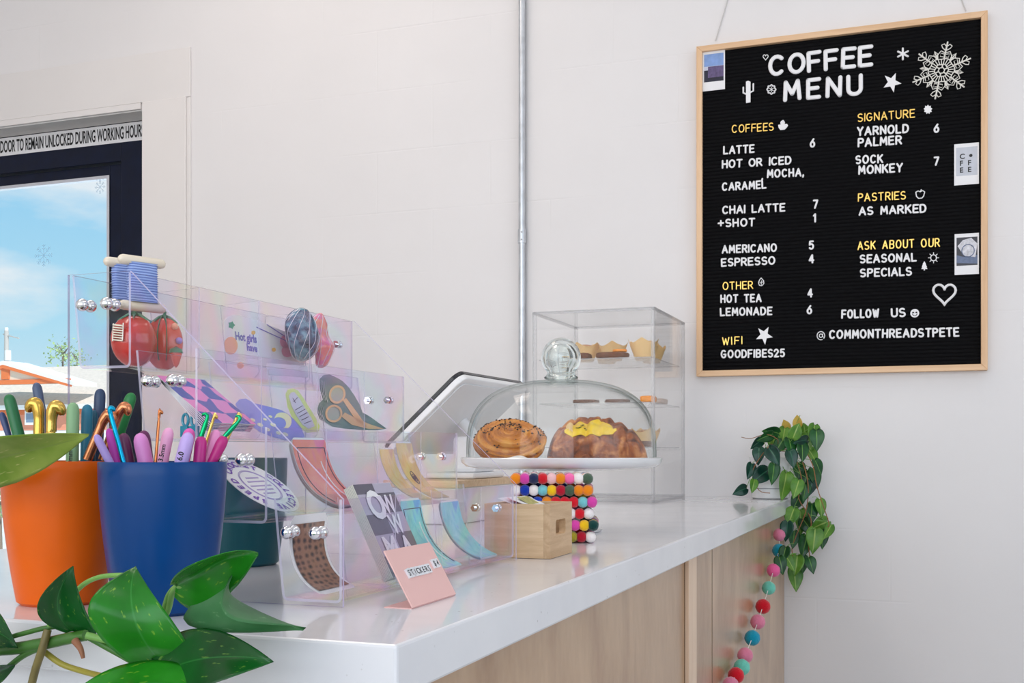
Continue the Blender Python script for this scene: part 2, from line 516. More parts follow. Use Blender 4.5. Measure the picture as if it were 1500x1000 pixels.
def window(name, axis, c, a0, a1, z0, z1, mull):
    r = bpy.data.objects.new(name, None); COL.objects.link(r); struct(r)
    loc = Vector(((a0+a1)/2, c, z0)) if axis == 'y' else Vector((c, (a0+a1)/2, z0))
    r.location = loc; ORG[r.name] = loc
    f = MB(); g = MB()
    def bx(b, p, q, t, z_0, z_1):
        if axis == 'y': b.box(p, q, c-t, c+t, z_0, z_1)
        else: b.box(c-t, c+t, p, q, z_0, z_1)
    for (p, q, r0, r1) in ((a0, a0+0.05, z0, z1), (a1-0.05, a1, z0, z1), (a0+0.05, a1-0.05, z0, z0+0.05), (a0+0.05, a1-0.05, z1-0.05, z1)):
        bx(f, p, q, 0.03, r0, r1)
    for k in range(1, mull):
        x = a0+(a1-a0)*k/mull; bx(f, x-0.025, x+0.025, 0.03, z0+0.05, z1-0.05)
    bx(g, a0+0.05, a1-0.05, 0.003, z0+0.05, z1-0.05)
    f.build('window_frame', M_navy, r, smooth=False); g.build('window_pane', M_glass, r, smooth=False)
window('window_1', 'y', Y0-0.06, -3.5, 2.4, 0.6, 3.0, 5)
window('window_2', 'x', X1+0.06, -0.6, 1.8, 0.8, 2.7, 2)
for (x_, y_) in PANELS:
    t_ = thing('ceiling_panel', 'flat white rectangular light panel on the ceiling', 'ceiling light', (x_, y_, ZH-0.05), 'ceiling light panels')
    f = MB(); f.box(x_-0.3, x_+0.3, y_-0.6, y_+0.6, ZH-0.05, ZH)
    f.build('panel_housing', M_trim, t_, smooth=False)

# ---- door casing, drywall return, door
cr_ = at_y(272, 141, WY-0.012)
b = MB(); b.box(at_y(208, 150, WY-0.014).x, cr_.x, WY-0.014, WY, 0, at_y(240, 145, WY-0.014).z)
struct(b.build('trim_1', M_trim, smooth=False, bevel=0.002))
fx = at_y(279, 100, WY-0.006).x
b = MB(); b.box(X0, fx, WY-0.009, WY, at_y(240, 145, WY-0.014).z, at_y(277, 70, WY).z)
b.box(cr_.x, fx, WY-0.006, WY, 0, at_y(240, 145, WY-0.014).z)
b.box(X0, DX1, WY-0.009, WY, DZ, at_y(240, 145, WY-0.014).z)
struct(b.build('trim_2', M_plaster, smooth=False, bevel=0.002))

door = bpy.data.objects.new('door_1', None); COL.objects.link(door); struct(door)
door.location = ((DX0+DX1)/2, WY+0.13, 0); ORG[door.name] = Vector(door.location)
FY = WY+0.10                                   # face of the door frame
fz0 = at_y(207, 232.5, FY).z                   # bottom of the frame's head
f = MB()
jx = at_y(177, 300, FY).x
f.box(jx, DX1+0.0, FY, FY+0.1, 0, DZ)
f.box(DX0, DX0+0.06, FY, FY+0.1, 0, DZ)
f.box(DX0+0.06, jx, FY, FY+0.1, fz0, DZ)
f.build('door_frame', M_navy, door, smooth=False, bevel=0.003)
l = MB(); LY = FY+0.02
gx = at_y(161, 300, LY).x; gz = at_y(80, 265, LY).z
l.box(gx, jx-0.003, LY, LY+0.045, 0.01, fz0-0.004)
l.box(DX0+0.063, DX0+0.15, LY, LY+0.045, 0.01, fz0-0.004)
l.box(DX0+0.15, gx, LY, LY+0.045, gz, fz0-0.004)
l.box(DX0+0.15, gx, LY, LY+0.045, 0.01, 0.26)
leaf_ = l.build('door_leaf', M_navy, door, smooth=False, bevel=0.003)
M_alu = plain('bright_aluminium', (0.75, 0.78, 0.85), 0.25, 1.0)
g = MB()
for (a, c, z_0, z_1) in ((DX0+0.15, gx, gz-0.012, gz), (gx-0.012, gx, 0.27, gz-0.012)):
    g.box(a, c, LY-0.004, LY+0.02, z_0, z_1)
g.build('glazing_bead', M_alu, door, smooth=False)
g = MB(); g.box(DX0+0.15, gx, LY+0.02, LY+0.026, 0.26, gz)
g.build('door_glass', M_glass, door, smooth=False)
h = MB(); h.tube([(DX0+0.11, LY-0.05, 0.95), (DX0+0.11, LY-0.05, 1.25)], 0.012, 12)
for z in (0.97, 1.23): h.tube([(DX0+0.11, LY-0.05, z), (DX0+0.11, LY+0.002, z)], 0.009, 10)
h.build('door_handle', M_alu, door)

# strip sign on the head of the door frame
s0 = at_y(-60, 206, FY-0.001); st = at_y(207, 177.5, FY-0.001).z; sb = at_y(207, 205, FY-0.001).z
sg = thing('door_sign', 'white strip sign with black capitals about keeping the door unlocked, above the glass door', 'sign', ((s0.x+DX1)/2, FY, sb))
b = MB(); b.box(s0.x, DX1, FY-0.0015, FY-0.0002, sb, st); b.build('sign_strip', M_white, sg, smooth=False)
b = MB(); th_ = (st-sb)*0.64
tl = at_y(0, 215, FY-0.002).x; tr_ = at_y(210, 195, FY-0.002).x
tmp = MB(); tmp.glyphs('DOOR TO REMAIN UNLOCKED DURING WORKING HOURS', (0,0,0), (1,0,0), (0,0,1), th_)
wd = max(p.x for p in tmp.v)-min(p.x for p in tmp.v)
b.glyphs('DOOR TO REMAIN UNLOCKED DURING WORKING HOURS', (tl, FY-0.0018, sb+(st-sb)*0.19), (1,0,0), (0,0,1), th_, 0, (tr_-tl)/wd, bold=0.03, lift=0.0006)
b.build('sign_lettering', M_black, sg, smooth=False)
# ragged black paint line over the strip
b = MB(); rng = random.Random(3); pts = []
xs = [s0.x+(DX1-s0.x)*k/40 for k in range(41)]
for x in xs: pts.append(Vector((x, FY-0.0012, st+0.004-rng.random()*0.004)))
for x in xs[::-1]: pts.append(Vector((x, FY-0.0012, st+0.022+rng.random()*0.010)))
n0 = len(xs)
for k in range(n0-1):
    q = [b.vert(p) for p in (pts[k], pts[k+1], pts[2*n0-2-k], pts[2*n0-1-k])]; b.face(q)
b.build('paint_line', M_black, door, smooth=False)
M_soff = plain('grey_primer', (0.72, 0.71, 0.69), 0.6, noise=0.06, nscale=14)
b = MB(); b.box(DX0, DX1, WY+0.002, FY, DZ-0.004, DZ); b.box(DX0, DX1, FY-0.0011, FY-0.0001, st+0.026, DZ-0.004)
b.build('head_soffit', M_soff, door, smooth=False)
# snowflake decals on the glass
M_frost = acrylic('frost_decal', haze=0.30, hazecol=(0.55, 0.75, 0.9), f0=0.0, refl=0.0)
def flake(c, r, label):
    b = MB()
    for k in range(8):
        a = PI*k/4; d = Vector((math.cos(a), 0, math.sin(a))); n = Vector((-d.z, 0, d.x))
        b.obox(c+d*r*0.5, d*r*0.5, Vector((0, 0.0003, 0)), n*r*0.035)
        for q in (0.5, 0.75):
            for s_ in (-1, 1):
                e_ = (d+n*s_).normalized()
                b.obox(c+d*r*q+e_*r*0.12, e_*r*0.12, Vector((0, 0.0003, 0)), Vector((-e_.z, 0, e_.x))*r*0.03)
    return tag(b.build('snowflake_decal', M_frost, smooth=False), label, 'decal')
flake(at_y(146.5, 274, LY+0.0194), 0.026, 'small pale blue snowflake decal in the top corner of the door glass')
flake(at_y(64, 374, LY+0.0194), 0.045, 'larger frosted snowflake decal halfway down the door glass')

# ---- steel conduit on the wall
M_steel = plain('galvanised_steel', (0.62, 0.65, 0.69), 0.34, 0.85, noise=0.12, nscale=30)
pc = at_y(764.5, 300, WY-0.016)
pp = thing('conduit_pipe', 'thin grey steel conduit running up the white wall', 'pipe', (pc.x, pc.y, ZC+0.001))
b = MB(); b.tube([(pc.x, pc.y, ZC+0.001), (pc.x, pc.y, ZH)], 0.0105, 20); b.build('pipe', M_steel, pp)
zc_ = at_y(764, 346, WY-0.016).z
b = MB(); b.tube([(pc.x, pc.y, zc_-0.022), (pc.x, pc.y, zc_+0.022)], 0.0128, 20)
for dz in (-0.012, 0.012): b.ball((pc.x+0.004, pc.y-0.013, zc_+dz), 0.003, 8, 6)
b.build('coupling', M_steel, pp)
b = MB()
for zz in (3.0,): b.box(pc.x-0.03, pc.x+0.03, WY-0.004, WY, zz-0.008, zz+0.008)
b.build('strap', M_steel, pp, smooth=False)

# ============================================================ the counter
def speckle(name):
    m, t, out = newmat(name)
    p = t.nodes.new('ShaderNodeBsdfPrincipled'); p.inputs['Roughness'].default_value = 0.085; p.inputs['Specular IOR Level'].default_value = 0.29
    tcn = t.nodes.new('ShaderNodeTexCoord')
    n1 = t.nodes.new('ShaderNodeTexNoise'); n1.inputs['Scale'].default_value = 12; n1.inputs['Detail'].default_value = 5
    v = t.nodes.new('ShaderNodeTexVoronoi'); v.inputs['Scale'].default_value = 95
    n3 = t.nodes.new('ShaderNodeTexNoise'); n3.inputs['Scale'].default_value = 26
    for n in (n1, v, n3): t.links.new(tcn.outputs['Object'], n.inputs['Vector'])
    r1 = ramp(t, [(0.3, (0.74, 0.74, 0.77)), (0.7, (0.80, 0.80, 0.82))]); t.links.new(n1.outputs[0], r1.inputs[0])
    r2 = ramp(t, [(0.08, (1, 1, 1)), (0.13, (0, 0, 0))]); t.links.new(v.outputs['Distance'], r2.inputs[0])
    r3 = ramp(t, [(0.55, (0, 0, 0)), (0.62, (0.7, 0.7, 0.7))]); t.links.new(n3.outputs[0], r3.inputs[0])
    mu = t.nodes.new('ShaderNodeMath'); mu.operation = 'MULTIPLY'
    t.links.new(r2.outputs[0], mu.inputs[0]); t.links.new(r3.outputs[0], mu.inputs[1])
    mx_ = t.nodes.new('ShaderNodeMix'); mx_.data_type = 'RGBA'; mx_.inputs[7].default_value = (0.36, 0.34, 0.33, 1)
    t.links.new(mu.outputs[0], mx_.inputs[0]); t.links.new(r1.outputs[0], mx_.inputs[6])
    t.links.new(mx_.outputs[2], p.inputs['Base Color']); t.links.new(p.outputs[0], out.inputs[0])
    return m
M_quartz = speckle('white_quartz')
M_ply = wood('pale_birch_plywood', srgb(160, 122, 86), srgb(203, 170, 134), 'Z', 6, 0.30, 0.45, coat=0.35, fine=0.15)
M_pine = wood('pine_batten', srgb(222, 188, 158), srgb(238, 212, 186), 'Z', 20, 0.4, 0.05)
CX0, CX1, CY0 = -1.235, -0.36, 0.735
b = MB(); b.box(CX0, CX1, CY0, WY-0.001, ZC-0.04, ZC)
tag(b.build('countertop', M_quartz, smooth=False, bevel=0.0025), 'long white speckled quartz countertop running to the back wall', 'countertop')
ub = thing('counter_base', 'pale birch plywood counter base under the white quartz top', 'counter', ((CX0+CX1)/2, 2.05, 0))
b = MB(); b.box(CX0+0.03, CX1-0.025, CY0+0.03, WY-0.002, 0, ZC-0.04); b.build('body_panel', M_ply, ub, smooth=False)
b = MB(); b.box(CX0+0.025, CX1-0.026, CY0+0.022, CY0+0.0299, 0, ZC-0.0405); b.build('end_panel', plain('white_laminate', (0.72, 0.73, 0.75), 0.3), ub, smooth=False)
yb = at_x(1013, 900, CX1-0.02).y
b = MB(); b.box(CX1-0.025, CX1-0.0175, yb-0.035, yb+0.035, 0, ZC-0.0405); b.build('batten', M_pine, ub, smooth=False, bevel=0.001)
b = MB(); b.box(CX1-0.0253, CX1-0.0245, yb-0.037, yb-0.0352, 0, ZC-0.0405)
yj = at_x(1043, 900, CX1-0.025).y; b.box(CX1-0.0253, CX1-0.0245, yj-0.001, yj+0.001, 0, ZC-0.0405)
b.build('panel_joint', plain('dark_joint', (0.10, 0.06, 0.03), 0.8), ub, smooth=False)

# ============================================================ outside, seen through the door
M_pave = plain('sunlit_concrete', (0.74, 0.72, 0.70), 0.8, noise=0.08, nscale=0.6)
M_grass = plain('dry_grass', (0.25, 0.30, 0.12), 0.9, noise=0.3, nscale=2)
b = MB(); b.box(-70, 30, WY+0.2, 75, -0.2, -0.1)
struct(b.build('ground', M_pave, smooth=False))
M_shing = plain('tan_shingles', (0.66, 0.57, 0.50), 0.9, noise=0.10, nscale=9)
M_stucco = plain('cream_stucco', (0.80, 0.70, 0.55), 0.8, noise=0.03)
M_orange = plain('orange_trim', srgb(226, 118, 60), 0.6)
M_salmon = plain('salmon_wall', srgb(232, 150, 120), 0.8)
M_outw = plain('white_fascia', (0.85, 0.85, 0.83), 0.6)
M_pole = plain('weathered_pole', (0.50, 0.48, 0.46), 0.8)
HY = 36.0
eL = at_y(-120, 590, HY); eR = at_y(172, 592, HY)
hs = thing('house', 'low tan shingle roofed building with orange trim across the lot', 'building', ((eL.x+eR.x)/2, HY+4, -0.1))
ze = eR.z; XL = eL.x-14; XR = eR.x+5.0
zr = at_y(110, 536, HY+3.5).z
b = MB(); q = [b.vert(p) for p in ((XL, HY-0.3, ze), (XR, HY-0.3, ze), (XR-1.5, HY+3.5, zr), (XL, HY+3.5, zr))]; b.face(q)
q2 = [b.vert(p) for p in ((XL, HY+7.0, ze), (XR, HY+7.0, ze))]; b.face((q[3], q[2], q2[1], q2[0])); b.face((q[1], q2[1], q[2])); b.face((q[0], q[3], q2[0]))
b.build('roof', M_shing, hs, smooth=False)
b = MB(); b.box(XL, XR, HY-0.34, HY-0.28, ze-0.16, ze+0.02); b.build('fascia', M_outw, hs, smooth=False)
b = MB(); b.box(XL, XR-0.3, HY, HY+6.8, -0.1, ze-0.02); b.build('wall', M_outw, hs, smooth=False)
b = MB(); b.box(XL, XR-0.3, HY-0.03, HY, ze-0.36, ze-0.16); b.build('orange_band', M_orange, hs, smooth=False)
b = MB(); b.box(XL, XR-0.3, HY-0.02, HY, ze-1.0, ze-0.36); b.build('salmon_band', M_salmon, hs, smooth=False)
# front gable
GY = HY-0.9
ap = at_y(4, 528, GY); gr = at_y(100, 556, GY); half = gr.x-ap.x; gl_ = Vector((ap.x-half, GY, gr.z)); 
gt = [Vector((gl_.x, GY, gl_.z)), Vector((gr.x, GY, gr.z)), Vector((ap.x, GY, ap.z))]
b = MB(); b.prism([p+Vector((0, 0.12, -0.05)) for p in gt], (0, 1.2, 0)); b.build('gable', M_stucco, hs, smooth=False)
b = MB()
for a_, c_ in ((gt[0], gt[2]), (gt[1], gt[2])):
    d_ = (c_-a_); a2 = a_-d_*0.08
    poly = [a2, c_, c_-Vector((0,0,0.16)), a2-Vector((0,0,0.16))]
    b.prism(poly, (0, 1.3, 0))
b.build('rake_board', M_outw, hs, smooth=False)
b = MB()
for a_, c_ in ((gt[0], gt[2]), (gt[1], gt[2])):
    b.prism([a_-Vector((0,0,0.16)), c_-Vector((0,0,0.16)), c_-Vector((0,0,0.30)), a_-Vector((0,0,0.26))], (0, 0.2, 0))
b.box(gl_.x, gr.x, GY+0.05, GY+0.15, gr.z-0.12, gr.z+0.06)
v0 = at_y(0, 538, GY); v1 = at_y(11, 555, GY); b.box(v0.x, v1.x, GY+0.06, GY+0.16, v1.z, v0.z)
b.build('gable_trim', M_orange, hs, smooth=False)
p0 = at_y(38, 601, HY-0.05); p1 = at_y(53, 622, HY-0.05)
b = MB(); b.box(p0.x, p1.x, HY-0.12, HY, p1.z, p0.z); b.build('window_frame', M_outw, hs, smooth=False)
b = MB(); b.box(p0.x+0.08, p1.x-0.08, HY-0.13, HY-0.11, p1.z+0.1, p0.z-0.12); b.build('window_pane', plain('blue_pane', (0.2, 0.28, 0.4), 0.2), hs, smooth=False)
# utility pole
PY = 44.6
pt = at_y(9.5, 484, PY)
up = thing('utility_pole', 'grey utility pole with a white transformer behind the roof', 'utility pole', (pt.x, PY, -0.1))
b = MB(); b.tube([(pt.x, PY, -0.1), (pt.x, PY, pt.z)], [0.16, 0.11], 12); b.build('pole', M_pole, up)
tq = at_y(14.5, 520, PY)
b = MB(); b.tube([(tq.x+0.06, PY-0.2, tq.z-0.28), (tq.x+0.06, PY-0.2, tq.z+0.22)], 0.16, 14); b.build('transformer', M_outw, up)
b = MB(); b.obox((pt.x+0.3, PY, pt.z-0.3), (0.5, 0, -0.12), (0, 0.04, 0), (0, 0, 0.03)); b.build('cross_arm', M_pole, up, smooth=False)
b = MB(); b.tube([(pt.x, PY, pt.z), (pt.x, PY, pt.z+0.15)], 0.09, 12); b.build('insulator', M_outw, up)
# trees beyond the roof
M_leaf_far = plain('pale_foliage', srgb(150, 175, 120), 0.8, noise=0.25, nscale=3)
M_bark = plain('bark', (0.22, 0.17, 0.13), 0.9)
def far_tree(px, py, Y, R, label, seed, wide=1.0):
    c = at_y(px, py, Y); rng = random.Random(seed)
    t_ = thing('tree', label, 'tree', (c.x, Y, -0.1), 'trees beyond the roof')
    b = MB()
    for k in range(160):
        d = Vector((rng.gauss(0, 0.45)*wide, rng.gauss(0, 0.4), rng.gauss(0, 0.42)))*R
        p = c+d; u = Vector((rng.uniform(-1,1), rng.uniform(-1,1), rng.uniform(-1,1))).normalized(); w = u.orthogonal().normalized(); s_ = R*rng.uniform(0.06, 0.13)
        q = [b.vert(p+u*s_), b.vert(p+w*s_*0.6), b.vert(p-u*s_), b.vert(p-w*s_*0.6)]; b.face(q)
    b.build('foliage', M_leaf_far, t_, smooth=False)
    b = MB(); b.tube([(c.x, Y, -0.1), (c.x, Y, c.z)], [R*0.1, R*0.05], 8)
    for k in range(7):
        a = rng.uniform(0, 2*PI); b.tube([(c.x, Y, c.z-R*0.3+0.06*k), (c.x+math.cos(a)*R*0.6*wide, Y+math.sin(a)*R*0.4, c.z+R*rng.uniform(0, 0.7))], [R*0.035, R*0.012], 6)
    b.build('trunk', M_bark, t_)
far_tree(92, 517, 50, 0.95, 'sparse pale green tree rising behind the ridge of the tan roof', 5)
far_tree(113, 525, 52, 0.6, 'small wispy tree behind the roof, right of the sparse pale one', 6)
far_tree(0, 734, 9.5, 0.28, 'low green shrub on the sunlit paving left of the orange cup', 8, 1.3)
# ============================================================ the letter board on the wall
M_oak = wood('pale_oak_frame', srgb(214, 172, 130), srgb(236, 200, 162), 'Z', 30, 0.45, 0.05)
M_oakx = wood('pale_oak_frame_rail', srgb(214, 172, 130), srgb(236, 200, 162), 'X', 30, 0.45, 0.05)
M_felt = plain('black_board_felt', (0.006, 0.006, 0.007), 0.95, spec=0.1, bump=0.3, bscale=700)
M_letter = plain('white_plastic_letter', (0.86, 0.86, 0.88), 0.4)
M_gold = plain('gold_plastic_letter', (0.95, 0.62, 0.16), 0.28, 0.75)
BF = WY-0.030                          # front of the frame
BY = WY-0.018                          # felt face
tl = at_y(1018, 68, BF); tr = at_y(1447, 15, BF); bl = at_y(1022, 550, BF); br = at_y(1447, 543, BF)
bx0 = (tl.x+bl.x)/2; bx1 = (tr.x+br.x)/2; bz1 = (tl.z+tr.z)/2; bz0 = (bl.z+br.z)/2
bd = thing('letter_board', 'tall black felt menu letter board in a pale oak frame hanging on the wall', 'letter board', ((bx0+bx1)/2, WY-0.001, bz0))
fw = 0.017
def frail(poly, mat):
    b = MB(); b.prism([Vector((x, BF, z)) for x, z in poly], (0, WY-0.001-BF, 0)); b.build('frame_rail', mat, bd, smooth=False, bevel=0.0012)
frail([(bx0, bz0), (bx0+fw, bz0+fw), (bx0+fw, bz1-fw), (bx0, bz1)], M_oak)
frail([(bx1, bz0), (bx1, bz1), (bx1-fw, bz1-fw), (bx1-fw, bz0+fw)], M_oak)
frail([(bx0, bz0), (bx1, bz0), (bx1-fw, bz0+fw), (bx0+fw, bz0+fw)], M_oakx)
frail([(bx0, bz1), (bx0+fw, bz1-fw), (bx1-fw, bz1-fw), (bx1, bz1)], M_oakx)
b = MB()
pitch = 0.0105; z = bz0+fw; a0, a1 = bx0+fw, bx1-fw; n_rib = int((bz1-bz0-2*fw)/pitch)
pitch = (bz1-bz0-2*fw)/n_rib
for k in range(n_rib):
    z0_ = z+k*pitch
    prof = [(BY+0.0035, z0_), (BY+0.0035, z0_+pitch*0.12), (BY+0.0008, z0_+pitch*0.22), (BY, z0_+pitch*0.55), (BY+0.0008, z0_+pitch*0.9), (BY+0.0035, z0_+pitch)]
    ids = [[b.vert((x, y, zz)) for (y, zz) in prof] for x in (a0, a1)]
    for i in range(len(prof)-1): b.face((ids[0][i], ids[1][i], ids[1][i+1], ids[0][i+1]))
b.box(a0, a1, BY+0.004, WY-0.002, bz0+fw, bz1-fw)
b.build('felt_panel', M_felt, bd, sharp=60)
# two hanging cords up to nails
M_cord = plain('pale_cord', (0.62, 0.61, 0.60), 0.8)
b = MB(); h0 = at_y(1048, 60, WY-0.003); h1 = at_y(1075, -30, WY-0.003); b.tube([h0, h1], 0.0016, 6)
b.build('hanging_cord', M_cord, bd)
b = MB(); h0 = at_y(1415, 16, WY-0.003); h1 = at_y(1398, -30, WY-0.003); b.tube([h0, h1], 0.0016, 6)
b.build('hanging_cord', M_cord, bd)

def arc(cx, cy, rx, ry, a0, a1, n=10):
    return [(cx+rx*math.cos(math.radians(a0+(a1-a0)*k/n)), cy+ry*math.sin(math.radians(a0+(a1-a0)*k/n))) for k in range(n+1)]
GL = {
 'A': (.70, [[(0,0),(.35,1),(.70,0)], [(.13,.34),(.57,.34)]]),
 'B': (.60, [[(0,0),(0,1)]+arc(.33,.76,.24,.24,90,-90), arc(.33,.26,.27,.26,90,-90)+[(0,0)], [(0,.52),(.33,.52)]]),
 'C': (.66, [arc(.34,.5,.34,.5,48,312,14)]),
 'D': (.62, [[(0,0),(0,1),(.22,1)]+arc(.24,.5,.38,.5,90,-90,12)+[(0,0)]]),
 'E': (.54, [[(.54,1),(0,1),(0,0),(.54,0)], [(0,.52),(.46,.52)]]),
 'F': (.54, [[(.54,1),(0,1),(0,0)], [(0,.50),(.46,.50)]]),
 'G': (.68, [arc(.34,.5,.34,.5,48,330,14)+[(.66,.45),(.38,.45)]]),
 'H': (.60, [[(0,0),(0,1)], [(.6,0),(.6,1)], [(0,.5),(.6,.5)]]),
 'I': (.04, [[(.02,0),(.02,1)]]),
 'K': (.60, [[(0,0),(0,1)], [(.57,1),(0,.42)], [(.2,.6),(.6,0)]]),
 'L': (.50, [[(0,1),(0,0),(.5,0)]]),
 'M': (.72, [[(0,0),(.06,1),(.36,.30),(.66,1),(.72,0)]]),
 'N': (.60, [[(0,0),(0,1),(.6,0),(.6,1)]]),
 'O': (.70, [arc(.35,.5,.35,.5,90,450,22)]),
 'P': (.56, [[(0,0),(0,1),(.28,1)]+arc(.29,.74,.27,.26,90,-90)+[(0,.48)]]),
 'R': (.60, [[(0,0),(0,1),(.28,1)]+arc(.29,.74,.27,.26,90,-90)+[(0,.48)], [(.28,.48),(.6,0)]]),
 'S': (.58, [arc(.29,.75,.27,.25,40,270,10)+arc(.29,.25,.29,.25,90,-140,10)]),
 'T': (.60, [[(0,1),(.6,1)], [(.3,1),(.3,0)]]),
 'U': (.60, [[(0,1),(0,.3)]+arc(.3,.3,.3,.3,180,360,10)+[(.6,1)]]),
 'W': (.80, [[(0,1),(.2,0),(.4,.85),(.6,0),(.8,1)]]),
 'Y': (.62, [[(0,1),(.31,.48),(.62,1)], [(.31,.48),(.31,0)]]),
 '1': (.22, [[(0,.80),(.2,1),(.2,0)]]),
 '2': (.54, [arc(.27,.72,.27,.28,170,-20,10)+[(0,0),(.54,0)]]),
 '4': (.58, [[(.42,0),(.42,1),(0,.30),(.58,.30)]]),
 '5': (.54, [[(.50,1),(.08,1),(.03,.56)]+arc(.26,.32,.28,.32,115,-145,12)]),
 '6': (.56, [[(.44,1)]+arc(.28,.32,.28,.32,150,510,18)]),
 '7': (.54, [[(0,1),(.54,1),(.18,0)]]),
 '+': (.62, [[(0,.5),(.62,.5)], [(.31,.16),(.31,.84)]]),
 ',': (.08, [[(.06,.08),(0,-.16)]]),
}
LT = {}
def letter_mesh(ch, h, st, wf):
    """rounded plastic letter of cap height h and stroke width st, standing on z = 0, x centred"""
    k = (ch, h, st, wf)
    if k in LT: return LT[k]
    w, ss = GL[ch]; b = MB()
    for s in ss:
        s2 = [Vector(((x-w/2)*(h*wf-st*0.5), 0, st/2+z*(h-st))) for x, z in s]
        run = [s2[0]]
        for i in range(1, len(s2)):
            run.append(s2[i])
            turn = i < len(s2)-1 and (s2[i]-s2[i-1]).normalized().dot((s2[i+1]-s2[i]).normalized()) < 0.75
            if turn or i == len(s2)-1:
                b.tube(run, st/2, 8, caps=True); b.ball(run[0], st/2, 8, 6); b.ball(run[-1], st/2, 8, 6); run = [s2[i]]
    for p in b.v: p.y *= 0.55
    LT[k] = b
    return b
ORD = ['first', 'second', 'third', 'fourth', 'fifth']
MESHES = {}
def board_line(text, px0, px1, py0, py1, hpx, col, where, group, st=0.20):
    """letters of one row: baseline from (px0, py0) to (px1, py1)"""
    Yl = BY-0.0012
    p0 = at_y(px0, py0, Yl); p1 = at_y(px1, py1, Yl); ph = at_y((px0+px1)/2, (py0+py1)/2-hpx, Yl)
    h = round(ph.z-(p0.z+p1.z)/2, 3); sw = round(h*st, 4)
    n = len(text)
    wid = sum(GL[c][0]*h if c != ' ' else h*0.45 for c in text)
    wf = round(min(1.0, max(0.55, (p1.x-p0.x-0.20*h*(n-1))/wid)), 2) if n > 1 else 0.8
    wid *= wf
    gap = ((p1.x-p0.x)-wid)/max(1, n-1)
    x = p0.x; seen = {}; tot = {}
    for c in text: tot[c] = tot.get(c, 0)+1
    cname = 'gold' if col is M_gold else 'white'
    rng = random.Random(text)
    for c in text:
        w = (GL[c][0]*h if c != ' ' else h*0.45)*wf
        if c != ' ':
            seen[c] = seen.get(c, 0)+1
            kk = (c, h, sw, cname, wf)
            if kk not in MESHES:
                src = letter_mesh(c, h, sw, wf)
                o = src.build('letter_'+c.lower() if c.isalpha() else 'menu_numeral' if c.isdigit() else 'menu_symbol', col, org=(0,0,0))
                MESHES[kk] = o.data
            else:
                o = bpy.data.objects.new('letter_'+c.lower() if c.isalpha() else 'menu_numeral' if c.isdigit() else 'menu_symbol', MESHES[kk]); COL.objects.link(o)
            f_ = (x+w/2-p0.x)/max(1e-6, p1.x-p0.x) if n > 1 else 0
            o.location = (x+w/2, Yl, p0.z+(p1.z-p0.z)*f_)
            o.rotation_euler = (0, rng.uniform(-0.035, 0.035), 0)
            kind = 'plus sign' if c == '+' else 'comma' if c == ',' else ('number '+c) if c.isdigit() else 'letter '+c
            nm = (ORD[seen[c]-1]+' ') if tot[c] > 1 else ''
            tag(o, f'{nm}{cname} plastic {kind} {where}', 'letter' if c.isalpha() else 'number' if c.isdigit() else 'symbol', group)
        x += w+gap
W_, G_ = M_letter, M_gold
T_ = 'board title letters'; A_ = 'white menu letters'; H_ = 'gold heading letters'; N_ = 'menu price numbers'
board_line('COFFEE', 1127, 1277, 112.5, 97.5, 32, W_, 'in COFFEE of the large board title', T_, 0.19)
board_line('MENU', 1149, 1262, 149, 140, 32, W_, 'in MENU of the large board title', T_, 0.19)
board_line('COFFEES', 1072.5, 1133, 195, 191.5, 12.5, G_, 'in the gold heading COFFEES', H_, 0.15)
board_line('LATTE', 1060, 1104.5, 226.5, 224, 13, W_, 'in LATTE directly under the gold COFFEES', A_)
board_line('HOT OR ICED', 1058, 1158.5, 247, 241, 13, W_, 'in HOT OR ICED on the board', A_)
board_line('MOCHA,', 1124, 1177, 261, 258.5, 13, W_, 'in MOCHA on the board', A_)
board_line(',', 1116, 1118, 264, 264, 13, W_, 'dropped low before MOCHA on the board', A_)
board_line('CARAMEL', 1058, 1122, 280, 276.5, 13, W_, 'in CARAMEL on the board', A_)
board_line('CHAI LATTE', 1058.5, 1149.5, 314, 310, 13, W_, 'in CHAI LATTE on the board', A_)
board_line('+SHOT', 1052, 1105, 333.3, 331.7, 13, W_, 'in the SHOT row under CHAI LATTE', A_)
board_line('AMERICANO', 1058, 1137.5, 371.5, 369, 13, W_, 'in AMERICANO on the board', A_)
board_line('ESPRESSO', 1057, 1135, 391, 387.7, 13, W_, 'in ESPRESSO on the board', A_)
board_line('OTHER', 1059, 1103, 425, 423.3, 12.5, G_, 'in the gold heading OTHER', H_, 0.15)
board_line('HOT TEA', 1056, 1115, 444, 442.7, 13, W_, 'in HOT TEA under the gold OTHER', A_)
board_line('LEMONADE', 1055.5, 1130.5, 463.3, 461.7, 13, W_, 'in LEMONADE on the board', A_)
board_line('WIFI', 1058, 1087, 506, 504.3, 12.5, G_, 'in the gold heading WIFI', H_, 0.15)
board_line('GOODFIBES25', 1056.5, 1149, 525, 523.3, 13, W_, 'in the bottom left row, under WIFI', A_)
board_line('SIGNATURE', 1256.5, 1340, 179, 172.3, 13, G_, 'in the gold heading SIGNATURE', H_, 0.15)
board_line('YARNOLD', 1256, 1330.5, 199.5, 195, 14, W_, 'in YARNOLD on the board', A_)
board_line('PALMER', 1257, 1320.5, 216, 211.7, 14, W_, 'in PALMER on the board', A_)
board_line('SOCK', 1254, 1293, 240.7, 239, 13.5, W_, 'in SOCK on the board', A_)
board_line('MONKEY', 1258, 1321.5, 256, 252.3, 14, W_, 'in MONKEY on the board', A_)
board_line('PASTRIES', 1257, 1326.5, 295.7, 292.3, 13, G_, 'in the gold heading PASTRIES', H_, 0.16)
board_line('AS MARKED', 1258.5, 1356.5, 316, 311.7, 13.5, W_, 'in AS MARKED under the gold PASTRIES', A_)
